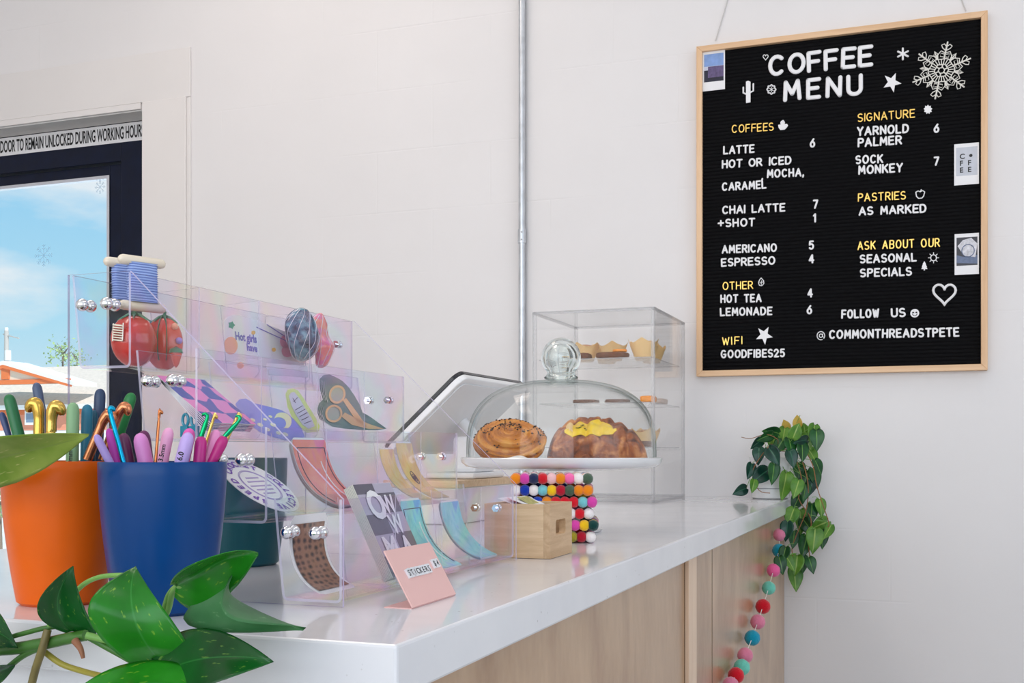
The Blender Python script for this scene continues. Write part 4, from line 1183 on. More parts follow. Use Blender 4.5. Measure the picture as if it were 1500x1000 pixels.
# green edged tag
M_lime = plain('lime_print', srgb(200, 225, 130), 0.4); M_grey = holo('silver_holographic', srgb(170, 190, 195), srgb(205, 210, 225), srgb(185, 200, 205))
t_ = thing('tag_sticker', 'lime edged silver tag sticker with small print in the third tray', 'sticker', org_of(pl, 440, 600))
b = MB(); traced(b, [(418, 577), (421, 571), (428, 569), (436, 572), (444, 583), (452, 596), (461, 611), (468, 624), (466, 632), (450, 634), (438, 626), (428, 612), (421, 596)], pl, 0)
b.build('sticker_sheet', M_lime, t_, smooth=False)
b = MB(); traced(b, [(423, 580), (426, 575), (431, 574), (439, 584), (447, 598), (456, 612), (461, 624), (452, 628), (443, 622), (433, 607), (427, 594)], pl, 0, 0.0002, 0.0007)
b.build('sticker_print', M_grey, t_, smooth=False)
b = MB()
for (x0, y0, x1, y1) in ((430, 588, 436, 582), (433, 600, 443, 594), (436, 605, 447, 599), (439, 610, 450, 604), (442, 615, 452, 610), (446, 620, 456, 616), (429, 583, 433, 590)):
    b.tube([at_p(x0, y0, pl[0]+pl[1]*0.0011, pl[1]), at_p(x1, y1, pl[0]+pl[1]*0.0011, pl[1])], 0.0004, 5)
b.build('sticker_lettering', M_line, t_, smooth=False)
# scissors stickers
M_dgreen = holo('dark_green_holographic', srgb(24, 84, 70), srgb(52, 124, 100), srgb(70, 96, 92))
M_goldp = plain('gold_print', srgb(222, 178, 112), 0.3, coat=0.4); M_loop = holo('loop_holographic', srgb(110, 150, 150), srgb(170, 175, 130), srgb(140, 130, 170))
pl = lean_plane(2, 0.075, 0.064)
t_ = thing('scissors_sticker', 'stack of dark green stickers of gold scissors in the third tray', 'sticker', org_of(pl, 510, 600))
outl = [(475, 560), (481, 554), (490, 553), (501, 558), (510, 567), (519, 580), (527, 594), (532, 608), (541, 610), (552, 618), (566, 628), (552, 630), (530, 630), (505, 628), (486, 625), (475, 618), (471, 606), (474, 596), (480, 590), (476, 576)]
for k in range(4):
    b = MB(); traced(b, [(x-2.5*(3-k), y-1.5*(3-k)) for x, y in outl], pl, 0 if k == 3 or True else 1, 0.0006, 0.0013*(k-3), 1); b.build('sticker_sheet', [M_dgreen, M_paper], t_, smooth=False)
b = MB()
def ringpoly(cx, cy, ro, ri, sq=1.15, rot=0.35):
    oo = ell(cx, cy, ro, ro*sq, rot, 28); ii = ell(cx, cy, ri, ri*sq, rot, 28)
    p0, nn_ = pl; pp = p0+nn_*0.0012
    a = [b.vert(at_p(x, y, pp, nn_)) for x, y in oo]; c = [b.vert(at_p(x, y, pp, nn_)) for x, y in ii]
    for k in range(28): b.face((a[k], a[(k+1)%28], c[(k+1)%28], c[k]), 0)
ringpoly(494, 577.5, 12, 9); ringpoly(489, 605.5, 12.5, 9.5, 1.05)
for poly in ([(502, 586), (507, 583), (523, 604), (530, 614), (539, 626), (533, 627), (520, 614)], [(500, 610), (505, 604), (520, 612), (541, 621), (562, 628), (540, 628), (515, 622)]):
    traced(b, poly, pl, 0, 0.0002, 0.0008)
b.build('scissors_print', M_goldp, t_, smooth=False)
b = MB(); traced(b, ell(494, 577.5, 9, 10.3, 0.35), pl, 0, 0.0001, 0.0007); traced(b, ell(489, 605.5, 9.5, 10, 0.35), pl, 0, 0.0001, 0.0007)
b.build('loop_print', M_loop, t_, smooth=False)
# little turquoise double loop charm in the near end of the third tray
M_turq = plain('clear_turquoise', srgb(60, 180, 205), 0.15, coat=0.5)
t_c = Vector((-0.690, 0.94, ZC+BZ[2]+0.0045))
b = MB()
for s_ in (-1, 1):
    b.tube([t_c+Vector((0.0052*s_+0.0035*math.cos(a), 0, 0.017+0.006*math.sin(a))) for a in [2*PI*k/14 for k in range(15)]], 0.0015, 8)
    b.obox(t_c+Vector((0.0052*s_, 0, 0.0055)), (0.0042, 0, 0), (0, 0.003, 0), (0, 0, 0.0055))
tag(b.build('loop_charm', M_turq, org=t_c), 'small turquoise double loop charm in the near end of the third tray', 'charm')
# 'hot girls' die-cut sticker on the back wall of the top tray
xb = FX[3]-DEP+0.0165
pl = (Vector((xb, 0, ZC+0.25)), Vector((0.995, 0, 0.10)).normalized())
t_ = thing('yarn_slogan_sticker', 'white die-cut sticker with purple lettering and pink yarn in the top tray', 'sticker', org_of(pl, 388, 500))
outl = [(328, 470), (333, 464), (342, 461), (354, 463), (368, 467), (380, 470), (392, 476), (405, 481), (418, 486), (428, 492), (436, 500), (441, 507), (446, 514), (445, 523), (446, 531), (442, 540), (400, 540), (360, 536), (328, 531)]
b = MB(); traced(b, outl, pl); b.build('sticker_sheet', M_paper, t_, smooth=False)
vv = Vector((-0.10, 0, 0.995)); pp = pl[0]+pl[1]*0.0010
b = MB()
b.glyphs('Hot girls', at_p(345, 497, pp, pl[1]), uy, vv, 0.0095, 0, 0.95, bold=0.05)
b.glyphs('have', at_p(362, 513, pp, pl[1]), uy, vv, 0.0085, 0, 1.0, bold=0.05)
for (x0, y0, x1, y1) in ((376, 479, 415, 497), (391, 475, 438, 506), (415, 497, 440, 513)): b.tube([at_p(x0, y0, pp, pl[1]), at_p(x1, y1, pp, pl[1])], 0.0006, 5)
b.build('sticker_lettering', plain('violet_print', srgb(120, 110, 195), 0.5), t_, smooth=False)
b = MB(); traced(b, ell(419, 500, 9, 10, 0, 20), pl, 0, 0.0002, 0.0008); traced(b, ell(421, 514, 8.5, 9, 0, 20), pl, 0, 0.0002, 0.0008)
b.build('yarn_print', plain('pink_print', srgb(240, 150, 180), 0.5), t_, smooth=False)
b = MB(); traced(b, ell(338, 506, 10, 13, 0, 20), pl, 0, 0.0002, 0.0008); traced(b, ell(352, 535, 5, 5, 0, 14), pl, 0, 0.0002, 0.0008)
b.build('peach_print', plain('peach_print', srgb(250, 185, 150), 0.5), t_, smooth=False)
b = MB(); traced(b, ell(438, 522, 5.5, 4.5, 0, 14), pl, 0, 0.0002, 0.0008); traced(b, ell(371, 487, 3, 3, 0, 12), pl, 0, 0.0002, 0.0008); traced(b, ell(401, 512, 3, 3, 0, 12), pl, 0, 0.0002, 0.0008)
b.build('amber_print', plain('amber_print', srgb(245, 190, 90), 0.5), t_, smooth=False)
b = MB(); traced(b, ell(339, 476, 4.5, 5, 0, 10, 0.2, 5), pl, 0, 0.0002, 0.0008); b.build('green_print', plain('green_print', srgb(60, 160, 130), 0.5), t_, smooth=False)
# pattern cards standing in the lowest tray
def mosaic(name):
    def f(t, uv):
        mp_ = t.nodes.new('ShaderNodeMapping'); mp_.inputs['Scale'].default_value = (2.0, 4.5, 1); t.links.new(uv, mp_.inputs[0])
        w1 = t.nodes.new('ShaderNodeTexChecker'); w1.inputs['Scale'].default_value = 1.0
        w1.inputs[1].default_value = rgba(srgb(178, 172, 190)); w1.inputs[2].default_value = rgba(srgb(92, 88, 104)); t.links.new(mp_.outputs[0], w1.inputs[0])
        return w1.outputs[0]
    return uvmat(name, f, 0.4, 0.2)
M_mos = mosaic('lilac_grey_mosaic'); M_cream = plain('cream_card_edge', (0.74, 0.72, 0.62), 0.6)
t_, A, u, v, nn = flat_stack('pattern_card', 'stack of cream pattern cards with big white letters in the lowest tray', (-0.556, 1.012, ZC+0.101), (-0.556, 1.096, ZC+0.101), (-0.5105, 1.012, ZC+0.0085), 7, 0.0015, M_mos, M_cream, 0.0002)
b = MB(); un = u.normalized(); vn = -v.normalized(); lu, lv = u.length, v.length
for ch, fu, fv, h in (('O', 0.14, 0.62, 0.030), ('W', 0.52, 0.66, 0.020), ('W', 0.50, 0.44, 0.020), ('M', 0.10, 0.16, 0.026), ('A', 0.56, 0.14, 0.026)):
    b.glyphs(ch, A+u*fu-vn*(lv*(1-fv)), un, vn, h, 0, 1.0 if ch != 'W' else 0.9, bold=0.05, lift=0.0008)
b.build('card_lettering', M_white, t_, smooth=False)

# ------------------------------------------------------------ acetate hair clips and bobbins in the top tray
zt3 = ZC+BZ[3]+0.004
M_tom = plain('red_acetate', srgb(205, 52, 40), 0.22, coat=0.7, noise=0.22, nscale=60, sss=0.25)
M_tom2 = plain('orange_red_acetate', srgb(222, 72, 40), 0.25, coat=0.6, noise=0.22, nscale=50, sss=0.2)
M_gr = plain('green_acetate', srgb(40, 130, 85), 0.3, coat=0.5)
M_spring = plain('silver_spring', (0.75, 0.72, 0.6), 0.3, 0.9)
def tomato(c, r, sq, label, pins, mat, strap=False):
    t_ = thing('tomato_clip', label, 'hair clip', (c.x, c.y, c.z-r*sq[2]))
    b = MB(); b.ball(c, r, 28, 16, sq=sq, fn=lambda d: 1+0.035*math.cos(6*math.atan2(d.y, d.x))*(1-d.z*d.z)-0.08*max(0, d.z)**6)
    b.build('body', mat, t_)
    b = MB(); zt = c.z+r*sq[2]*0.94
    for k in range(7):
        a = 2*PI*k/7
        b.prism([Vector((c.x, c.y, zt+0.002)), c+Vector((r*sq[0]*0.30*math.cos(a-0.3), r*sq[1]*0.30*math.sin(a-0.3), r*sq[2]*0.93)), c+Vector((r*sq[0]*0.72*math.cos(a), r*sq[1]*0.72*math.sin(a), r*sq[2]*0.72)), c+Vector((r*sq[0]*0.30*math.cos(a+0.3), r*sq[1]*0.30*math.sin(a+0.3), r*sq[2]*0.93))], (0, 0, 0.0016))
    b.tube([(c.x, c.y, zt), (c.x+0.001, c.y, zt+0.006)], 0.0016, 8)
    b.build('leafy_top', M_gr, t_, smooth=False)
    if strap:
        b = MB()
        for q in (-1, 1): b.tube([c+Vector((0.006*q, -r*sq[1]*1.02, r*sq[2]*0.55)), c+Vector((0.006*q, -r*sq[1]*1.08, -r*sq[2]*0.1))], 0.0006, 6)
        for k in range(7):
            z = r*sq[2]*(0.5-0.09*k); b.tube([c+Vector((-0.006, -r*sq[1]*1.05, z)), c+Vector((0.006, -r*sq[1]*1.05, z-0.0015))], 0.0009, 6)
        b.build('spring', M_spring, t_)
    for (px_, py_, col) in pins:
        a, e_ = px_, py_; d = Vector((math.cos(e_)*math.sin(a), -math.cos(e_)*math.cos(a), math.sin(e_)))
        b = MB(); b.ball(c+Vector((d.x*sq[0], d.y*sq[1], d.z*sq[2]))*r*1.08, 0.0036, 12, 8); b.build('pin_head', col, t_)
    return t_
tc1 = at_y(168, 499, 0.937); tc1.x = -0.7555; tc1.z = zt3+0.0275
tomato(tc1, 0.0275, (0.80, 0.85, 1.0), 'red tomato shaped hair clip with a metal spring in the top tray', [], M_tom, True)
tc2 = at_y(231, 497, 0.985); tc2.x = -0.7555; tc2.z = zt3+0.029
PB, PP, PL, PY_ = [plain(n_, srgb(*c_), 0.3, coat=0.4) for n_, c_ in (('blue_pin', (90, 170, 215)), ('peach_pin', (250, 170, 140)), ('lavender_pin', (170, 140, 220)), ('yellow_pin', (235, 210, 120)))]
t2 = tomato(tc2, 0.029, (0.72, 0.62, 1.0), 'orange red tomato pincushion clip with coloured pins, second in the top tray', [(-0.35, 0.10, PB), (1.2, 0.55, PP), (1.35, 0.05, PL), (-1.1, -0.25, PY_), (-1.2, 0.75, PB)], M_tom2)
b = MB()
for q in (0.25, 0.75): b.tube([tc2+Vector((0.020*math.sin(q)*math.cos(e_), -0.0185*math.cos(q)*math.cos(e_), 0.0295*math.sin(e_))) for e_ in [1.2-1.9*k/10 for k in range(11)]], 0.0006, 6)
b.build('green_thread', M_gr, t2)
b = MB(); c_ = tc2+Vector((0.024, -0.012, -0.014)); b.lathe([(0, -0.014), (0.003, -0.010), (0.006, 0), (0.0055, 0.004), (0, 0.006)], c_, 16); b.build('strawberry', M_tom2, t2)
b = MB(); b.lathe([(0.0075, 0.002), (0.006, 0.006), (0, 0.009)], c_, 12); b.build('strawberry_cap', M_gr, t2)
def thread_mat():
    m, t, out = newmat('pale_blue_thread'); p = t.nodes.new('ShaderNodeBsdfPrincipled'); p.inputs['Roughness'].default_value = 0.6
    tcn = t.nodes.new('ShaderNodeTexCoord'); w = t.nodes.new('ShaderNodeTexWave'); w.bands_direction = 'Z'; w.inputs['Scale'].default_value = 120; w.inputs['Distortion'].default_value = 1.2; w.inputs['Detail'].default_value = 1
    t.links.new(tcn.outputs['Object'], w.inputs[0]); r = ramp(t, [(0.1, srgb(98, 120, 184)), (0.5, srgb(142, 166, 222)), (0.9, srgb(170, 190, 236))])
    t.links.new(w.outputs[0], r.inputs[0]); t.links.new(r.outputs[0], p.inputs['Base Color']); t.links.new(p.outputs[0], out.inputs[0]); return m
M_thread = thread_mat()
M_ivory = plain('ivory_acetate', srgb(232, 218, 196), 0.3, coat=0.4)
def bobbin(px_top, px_bot, Y, w, label):
    a = at_y(px_top[0], px_top[1], Y); c = at_y(px_bot[0], px_bot[1], Y); up = a-c; up.y = 0
    un = up.normalized(); side = Vector((un.z, 0, -un.x)); fw_ = Vector((0, 1, 0))
    sd = (side*0.35+fw_*0.94).normalized(); dp = un.cross(sd)
    t_ = thing('bobbin_clip', label, 'hair clip', c)
    for p in (a, c):
        b = MB(); b.capsule(p-sd*w*0.62, p+sd*w*0.62, 0.0052, 0.0052, 12); b.build('end_bar', M_ivory, t_)
    b = MB(); n = 20; H = (a-c).length-0.006
    prof = []
    base = c+un*0.004
    rings = []
    for k in range(n*3+1):
        z = H*k/(n*3); q = 1+0.06*math.cos(2*PI*k/3)+0.012*math.sin(k*1.7); ring = []
        for j in range(20):
            an = 2*PI*j/20; ca, sa = math.cos(an), math.sin(an)
            ex = lambda s_: math.copysign(abs(s_)**0.45, s_)
            ring.append(b.vert(base+un*z+sd*ex(ca)*w*0.46*q+dp*ex(sa)*0.0058*q))
        rings.append(ring)
    for r0, r1 in zip(rings, rings[1:]):
        for j in range(20): b.face((r0[j], r0[(j+1)%20], r1[(j+1)%20], r1[j]))
    b.build('thread_winding', M_thread, t_, sharp=180)
bobbin((208, 383), (209, 449), 0.935, 0.034, 'pale blue thread bobbin clip with ivory ends, front one above the tomatoes')
bobbin((183, 386), (184, 446), 0.96, 0.030, 'pale blue thread bobbin clip, behind the front bobbin')
# skein clips
def skein(name, cols, label, c, r, h, rot, lumps, lines):
    t_ = thing('skein_clip', label, 'hair clip', (c.x, c.y, c.z-h/2))
    m, t, out = newmat(name); p = t.nodes.new('ShaderNodeBsdfPrincipled'); p.inputs['Roughness'].default_value = 0.15; p.inputs['Coat Weight'].default_value = 0.7
    tcn = t.nodes.new('ShaderNodeTexCoord'); nz_ = t.nodes.new('ShaderNodeTexNoise'); nz_.inputs['Scale'].default_value = 70; nz_.inputs['Detail'].default_value = 3
    t.links.new(tcn.outputs['Object'], nz_.inputs['Vector']); rr = ramp(t, [(0.35+0.12*k, c_) for k, c_ in enumerate(cols)]); t.links.new(nz_.outputs[0], rr.inputs[0])
    t.links.new(rr.outputs[0], p.inputs['Base Color']); t.links.new(p.outputs[0], out.inputs[0])
    b = MB(); n = 26; nv = 30; rows = []
    def pt(a, v, k=1.0):
        z = (v-0.5)*h; e_ = math.sin(PI*min(1, max(0, v)))**0.45
        q = r*e_*(1+lumps*math.cos(v*2*PI*2.5))*(1+0.05*math.sin(5*a+v*7))*k
        return c+Vector((math.cos(a)*q*0.62+0.006*math.sin(v*PI*2)*rot, math.sin(a)*q, z))
    for i in range(nv+1):
        rows.append([b.vert(pt(2*PI*j/n, 0.004+0.992*i/nv)) for j in range(n)])
    for a, d in zip(rows, rows[1:]):
        for j in range(n): b.face((a[j], a[(j+1)%n], d[(j+1)%n], d[j]))
    b.face(rows[0][::-1]); b.face(rows[-1]); b.build('body', m, t_, sharp=180)
    b = MB()
    for k in range(lines):
        a0 = 2*PI*k/lines
        b.tube([pt(a0+1.6*v, v, 1.003) for v in [0.05+0.9*i/18 for i in range(19)]], 0.0004, 5)
    b.build('strand_line', M_white, t_)
sk = at_y(449, 489, 1.262); skein('navy_teal_acetate', [srgb(10, 18, 58), srgb(30, 84, 116), srgb(110, 165, 180), srgb(40, 30, 92)], 'dark blue and teal marbled yarn skein hair clip in the top tray', Vector((-0.757, 1.2595+0.008, sk.z)), 0.0295, 0.070, 0.4, 0.0, 10)
sk = at_y(494, 496, 1.3); skein('coral_pink_acetate', [srgb(245, 120, 130), srgb(250, 150, 125), srgb(235, 120, 165), srgb(245, 165, 190)], 'coral pink twisted yarn skein hair clip at the end of the top tray', Vector((-0.757, 1.3145, sk.z)), 0.0205, 0.074, 0.8, 0.10, 8)
# pouch card with green print lying in the tray
pl = (Vector((FX[3]-0.012, 0, ZC+0.225)), Vector((0.95, 0, 0.31)).normalized())
b = MB(); traced(b, [(390, 532), (450, 536), (451, 553), (391, 549)], pl)
tag(b.build('backing_card', M_paper, smooth=False), 'small white backing card lying in the front of the top tray', 'card')
# ============================================================ cups and crochet hooks
def cup(name, col, c, r0, r1, h, label, rough=0.3):
    m = plain(name, col, rough, spec=0.25, noise=0.02, bump=0.02, bscale=500)
    b = MB(); prof = [(0, 0.0), (r0-0.004, 0.0), (r0, 0.003)]
    for k in range(1, 13):
        t = k/12; prof.append((r0+(r1-r0)*(1-(1-t)**1.7), 0.003+(h-0.0045)*t))
    prof += [(r1-0.0006, h-0.0005), (r1-0.0022, h-0.0005)]
    for k in range(11, -1, -1):
        t = k/12; prof.append((r0+(r1-r0)*(1-(1-t)**1.7)-0.0028, 0.005+(h-0.008)*t))
    prof.append((0, 0.005))
    b.lathe(prof, c, 64)
    return tag(b.build(name, m, org=c, sharp=35), label, 'cup')
CB = Vector((-0.6285, 0.818, ZC)); CO = Vector((-0.7535, 0.832, ZC)); CT = Vector((-0.792, 1.185, ZC))
cup('blue_cup', srgb(0, 60, 120), CB, 0.0405, 0.0545, 0.132, 'blue plastic cup of pink and purple crochet hooks')
cup('orange_cup', srgb(226, 98, 16), CO, 0.0385, 0.0525, 0.132, 'orange plastic cup of big crochet hooks, beside the blue cup')
cup('teal_cup', srgb(10, 80, 90), CT, 0.044, 0.0545, 0.132, 'dark teal plastic cup half hidden under the sticker stand')
def hcol(r, g, b): return srgb(r, g, b)
HM = {}
def hmat(kind, col):
    k = (kind, col)
    if k not in HM:
        HM[k] = plain('hook_%s_%d_%d_%d' % (kind, *col), srgb(*col), 0.25 if kind == 'metal' else 0.45, 0.9 if kind == 'metal' else 0.0, coat=0.0 if kind == 'metal' else 0.1)
    return HM[k]
def rim_clamp(C, r, p, q):
    return p, q
def hook(top, bot, cupc, dd, wpx, kind, col, label, head=None, head_col=None, marks=None, flip=1, bottom=0.055, rimr=0.0505):
    """a hook standing in a cup: top and bot are where it shows (bot at the rim), dd moves it nearer (-) or further (+)"""
    dcup = (cupc-EYE).dot(FWD)+dd
    p = at_d(top[0], top[1], dcup); q = at_d(bot[0], bot[1], dcup)
    d = (q-p).normalized()
    # keep it inside the cup: stop where it would meet the wall
    end = q; s_ = 0.0
    for k in range(60):
        e_ = q+d*(0.002*k); rr_ = math.hypot(e_.x-cupc.x, e_.y-cupc.y); z_ = e_.z-ZC
        lim = 0.034+0.0145*(1-(1-max(0, min(1, z_/0.132)))**1.7)-wpx/1640*dcup/2
        if z_ < 0.012 or rr_ > lim: break
        end = e_
    w = wpx/1640*dcup/2
    t_ = thing('crochet_hook', label, 'crochet hook', end, 'crochet hooks in the cups')
    m = hmat(kind, col)
    if kind == 'soft':
        b = MB(); pts = []; rs = []
        up = p-d*0; L_ = (end-p).length
        sidev = d.cross(FWD).normalized()
        prof = [(0.0, 0.02), (0.0006, 0.42), (0.002, 0.72), (0.0045, 0.93), (0.008, 1.0), (0.05, 1.0), (0.09, 0.9), (L_, 0.8)]
        prof = [q_ for q_ in prof if q_[0] <= L_]
        for s0, k in prof: pts.append(p+d*(s0*max(1, wpx/16))); rs.append(w*k)
        if (pts[-1]-end).length > 0.002 and (pts[-1]-p).length < L_: pts.append(end); rs.append(w*0.8)
        b.tube(pts, rs, 16); b.build('handle', m, t_)
        if head:
            hm = hmat('metal', head_col); b = MB(); hp = at_d(head[0], head[1], dcup)
            dv = (hp-p).normalized(); sv = dv.cross(FWD).normalized()*flip; w2 = w*0.42; Lh = (hp-p).length
            pts = [p-dv*0.006, p+dv*Lh*0.55, p+dv*Lh*0.72, p+dv*Lh*0.86, p+dv*Lh*0.97+sv*w2*0.3, p+dv*Lh*1.02+sv*w2*1.2, p+dv*Lh*0.96+sv*w2*2.1, p+dv*Lh*0.88+sv*w2*2.0]
            b.tube(pts, [w2, w2, w2*0.78, w2*0.7, w2*0.8, w2*0.75, w2*0.6, w2*0.25], 12); b.build('hook_head', hm, t_)
        if marks:
            b = MB(); n_ = (EYE-(p+q)/2); n_ = (n_-d*n_.dot(d)).normalized(); u_ = -d
            o_ = p+d*marks[1]+n_*w*1.03
            b.glyphs(marks[0], o_-u_.cross(n_)*0, u_, n_.cross(u_), w*0.75, 0, bold=0.03)
            b.build('size_print', M_black if marks[2] == 0 else M_white, t_, smooth=False)
    elif kind == 'metal':
        b = MB(); sv = d.cross(FWD).normalized()*flip; L_ = (end-p).length
        pts = [end, p+d*w*7, p+d*w*4.5, p+d*w*2.6, p+d*w*1.2+sv*w*0.1, p+sv*w*0.55-d*w*0.1, p+sv*w*1.25+d*w*0.0, p+sv*w*1.75+d*w*0.8, p+sv*w*1.85+d*w*1.5]
        rs = [w, w, w*0.95, w*0.92, w*1.08, w*1.2, w*1.15, w*0.9, w*0.35]
        P = []; R = []
        for i in range(len(pts)-1):
            a_, b_, c_, d_ = pts[max(0, i-1)], pts[i], pts[i+1], pts[min(len(pts)-1, i+2)]
            for k in range(4):
                t = k/4; P.append(0.5*((2*b_)+(c_-a_)*t+(2*a_-5*b_+4*c_-d_)*t*t+(3*b_-a_-3*c_+d_)*t**3) if i > 0 else b_+(c_-b_)*t); R.append(rs[i]+(rs[i+1]-rs[i])*t)
        P.append(pts[-1]); R.append(rs[-1])
        b.tube(P, R, 14); b.build('shaft', m, t_)
    return t_
O_, B_ = CO, CB
hook((2, 603), (15, 645), O_, 0.02, 10, 'soft', (60, 74, 120), 'slate blue handled hook at the far left edge of the orange cup')
hook((12, 577), (36, 672), O_, 0.012, 17, 'soft', (28, 110, 62), 'dark green handled hook leaning left in the orange cup', marks=('SUSAN', 0.030, 1) if False else None)
hook((53, 560), (72, 672), O_, 0.035, 14, 'soft', (72, 88, 118), 'slate grey handled hook, tallest behind the gold heads')
hook((57, 592), (57, 672), O_, -0.012, 16, 'metal', (216, 176, 84), 'large gold metal hook with its head curling left in the orange cup', flip=-1)
hook((76, 596), (74, 672), O_, -0.020, 16, 'metal', (222, 184, 96), 'large gold metal hook with its head curling right in the orange cup', flip=1)
hook((107, 589), (106, 672), O_, -0.030, 18, 'soft', (130, 170, 124), 'sage green handled hook with black size print in the orange cup', marks=('9.0mm  -  13', 0.082*0.0+0.060, 0))
hook((128, 592), (126, 672), O_, 0.005, 16, 'soft', (18, 112, 142), 'teal blue handled hook beside the sage green one')
hook((138, 600), (134, 672), O_, 0.022, 12, 'soft', (14, 86, 112), 'dark teal handled hook just behind the teal blue one')
hook((147, 569), (142, 672), O_, 0.036, 16, 'soft', (40, 62, 96), 'navy handled hook rising tallest at the back of the orange cup')
hook((155, 606), (128, 673), O_, -0.030, 14, 'metal', (205, 130, 90), 'copper metal hook leaning right across the orange cup', flip=1)
hook((178, 595), (150, 673), O_, -0.018, 13, 'metal', (210, 136, 96), 'copper metal hook with its rounded head in front of the green handle', flip=1)
hook((194, 575), (160, 676), O_, 0.012, 17, 'soft', (10, 116, 52), 'bright green handled hook leaning far right out of the orange cup')
hook((140, 636), (160, 676), B_, -0.012, 12, 'soft', (172, 150, 218), 'lavender handled hook leaning left out of the blue cup')
hook((159, 627), (170, 676), B_, 0.005, 12, 'soft', (172, 40, 160), 'magenta purple handled hook behind the turquoise metal one')
hook((160, 599), (181, 676), B_, -0.022, 7, 'metal', (20, 150, 190), 'slim turquoise metal hook leaning left in the blue cup')
hook((180, 634), (188, 676), B_, 0.02, 18, 'soft', (92, 24, 76), 'dark plum handled hook at the left back of the blue cup')
hook((210, 630), (216, 676), B_, 0.022, 18, 'soft', (100, 22, 84), 'dark plum handled hook just behind the wide orchid pink one')
hook((204, 634), (213, 676), B_, 0.004, 22, 'soft', (222, 140, 208), 'wide orchid pink handled hook in the blue cup')
hook((233.5, 603), (228, 676), B_, -0.022, 4.5, 'metal', (196, 120, 76), 'thin copper metal hook standing alone in the blue cup')
hook((248, 626), (238, 676), B_, -0.010, 17, 'soft', (240, 168, 208), 'pale pink handled hook with tiny print in the blue cup', marks=('3.5mm', 0.030, 0))
hook((279, 627), (268, 676), B_, 0.016, 19, 'soft', (226, 90, 176), 'hot pink handled hook behind the wide lavender one')
hook((277, 633), (266, 676), B_, -0.024, 20, 'soft', (190, 164, 226), 'wide lavender handled hook with black print in the blue cup', marks=('6.0', 0.025, 0))
hook((295, 638), (292, 676), B_, -0.012, 18, 'soft', (186, 30, 128), 'magenta handled hook with a green metal head, upright in the blue cup', head=(305, 608), head_col=(20, 160, 100))
hook((304, 645), (297, 676), B_, 0.010, 7, 'metal', (216, 178, 92), 'slim gold metal hook beside the upright green metal head', flip=1) if False else None
hook((314, 609), (293, 676), B_, 0.006, 4.5, 'metal', (220, 184, 104), 'slim gold metal hook right of the upright green head', flip=1)
hook((318, 629), (306, 676), B_, 0.012, 17, 'soft', (238, 150, 204), 'light pink handled hook behind the right magenta one')
hook((330, 638), (311, 676), B_, -0.008, 17, 'soft', (180, 24, 118), 'magenta handled hook leaning right with a green metal head', head=(353, 613), head_col=(30, 160, 110))
hook((349, 607), (318, 676), B_, 0.020, 5, 'metal', (222, 190, 112), 'gold metal hook leaning right beside the leaning green head', flip=1)

# ============================================================ pink price sign
M_pink = plain('pink_sheet', srgb(234, 188, 182), 0.45)
sgn_ = thing('price_sign', 'folded pink sign with white letter tiles reading stickers and a price', 'sign', (-0.44, 0.953, ZC))
sx0, sy0_, sy1_ = -0.4284, 0.904, 1.002
b = MB(); prof = [(-0.4556, ZC+0.0008), (sx0-0.001, ZC+0.0008), (sx0, ZC+0.0012), (-0.4565, ZC+0.0505)]
b.sheet(prof[::-1], sy0_, sy1_, 0.0014); b.build('folded_sheet', M_pink, sgn_, smooth=False)
A_s = Vector((sx0+0.0016, sy0_, ZC+0.0012)); B_s = Vector((-0.4565+0.0016, sy0_, ZC+0.0505)); vv_ = (B_s-A_s).normalized(); hs_ = (B_s-A_s).length; uu_ = Vector((0, 1, 0)); ww_ = uu_.cross(vv_)
if ww_.x < 0: ww_ = -ww_
M_tile = plain('white_letter_tile', (0.80, 0.80, 0.83), 0.35)
def tile(ch, y, v, rot):
    u2 = uu_*math.cos(rot)+vv_*math.sin(rot); v2 = vv_*math.cos(rot)-uu_*math.sin(rot)
    c = A_s+uu_*y+vv_*(hs_*v)
    b = MB(); b.obox(c+ww_*0.0008, u2*0.0037, v2*0.0046, ww_*0.0009, 0)
    tmp = MB(); tmp.glyphs(ch, (0,0,0), (1,0,0), (0,0,1), 0.0056); cx = (max(p.x for p in tmp.v)+min(p.x for p in tmp.v))/2 if tmp.v else 0
    b.glyphs(ch, c+ww_*0.00185-u2*cx-v2*0.0028, u2, v2, 0.0056, 1, bold=0.02)
    b.build('letter_tile', [M_tile, M_black], sgn_, smooth=False)
rng = random.Random(2)
for k, ch in enumerate('STICKERS'): tile(ch, 0.022+0.0062*k, 0.56, rng.uniform(-0.05, 0.12))
for k, ch in enumerate('$4'): tile(ch, 0.082+0.0066*k, 0.62, rng.uniform(-0.05, 0.1))

# ============================================================ wooden card box
M_box = wood('light_oak_box', srgb(204, 168, 126), srgb(230, 200, 162), 'X', 110, 0.5, 0.05)
M_boxe = wood('oak_end_grain', srgb(186, 150, 112), srgb(212, 180, 142), 'Y', 110, 0.5, 0.08)
kx0, kx1, ky0, ky1, kh = -0.545, -0.454, 1.3735, 1.4695, 0.0705
kb = thing('card_box', 'small light oak card box with a finger slot, behind the pink sign', 'box', ((kx0+kx1)/2, (ky0+ky1)/2, ZC))
wl = 0.009; z0 = ZC+0.0005; z1 = ZC+kh
b = MB(); b.box(kx0, kx1-wl, ky0, ky0+wl, z0, z1); b.box(kx0, kx1-wl, ky1-wl, ky1, z0, z1); b.box(kx0, kx0+wl, ky0+wl, ky1-wl, z0, z1); b.box(kx0+wl, kx1-wl, ky0+wl, ky1-wl, z0, z0+0.008)
b.build('box_body', M_box, kb, smooth=False)
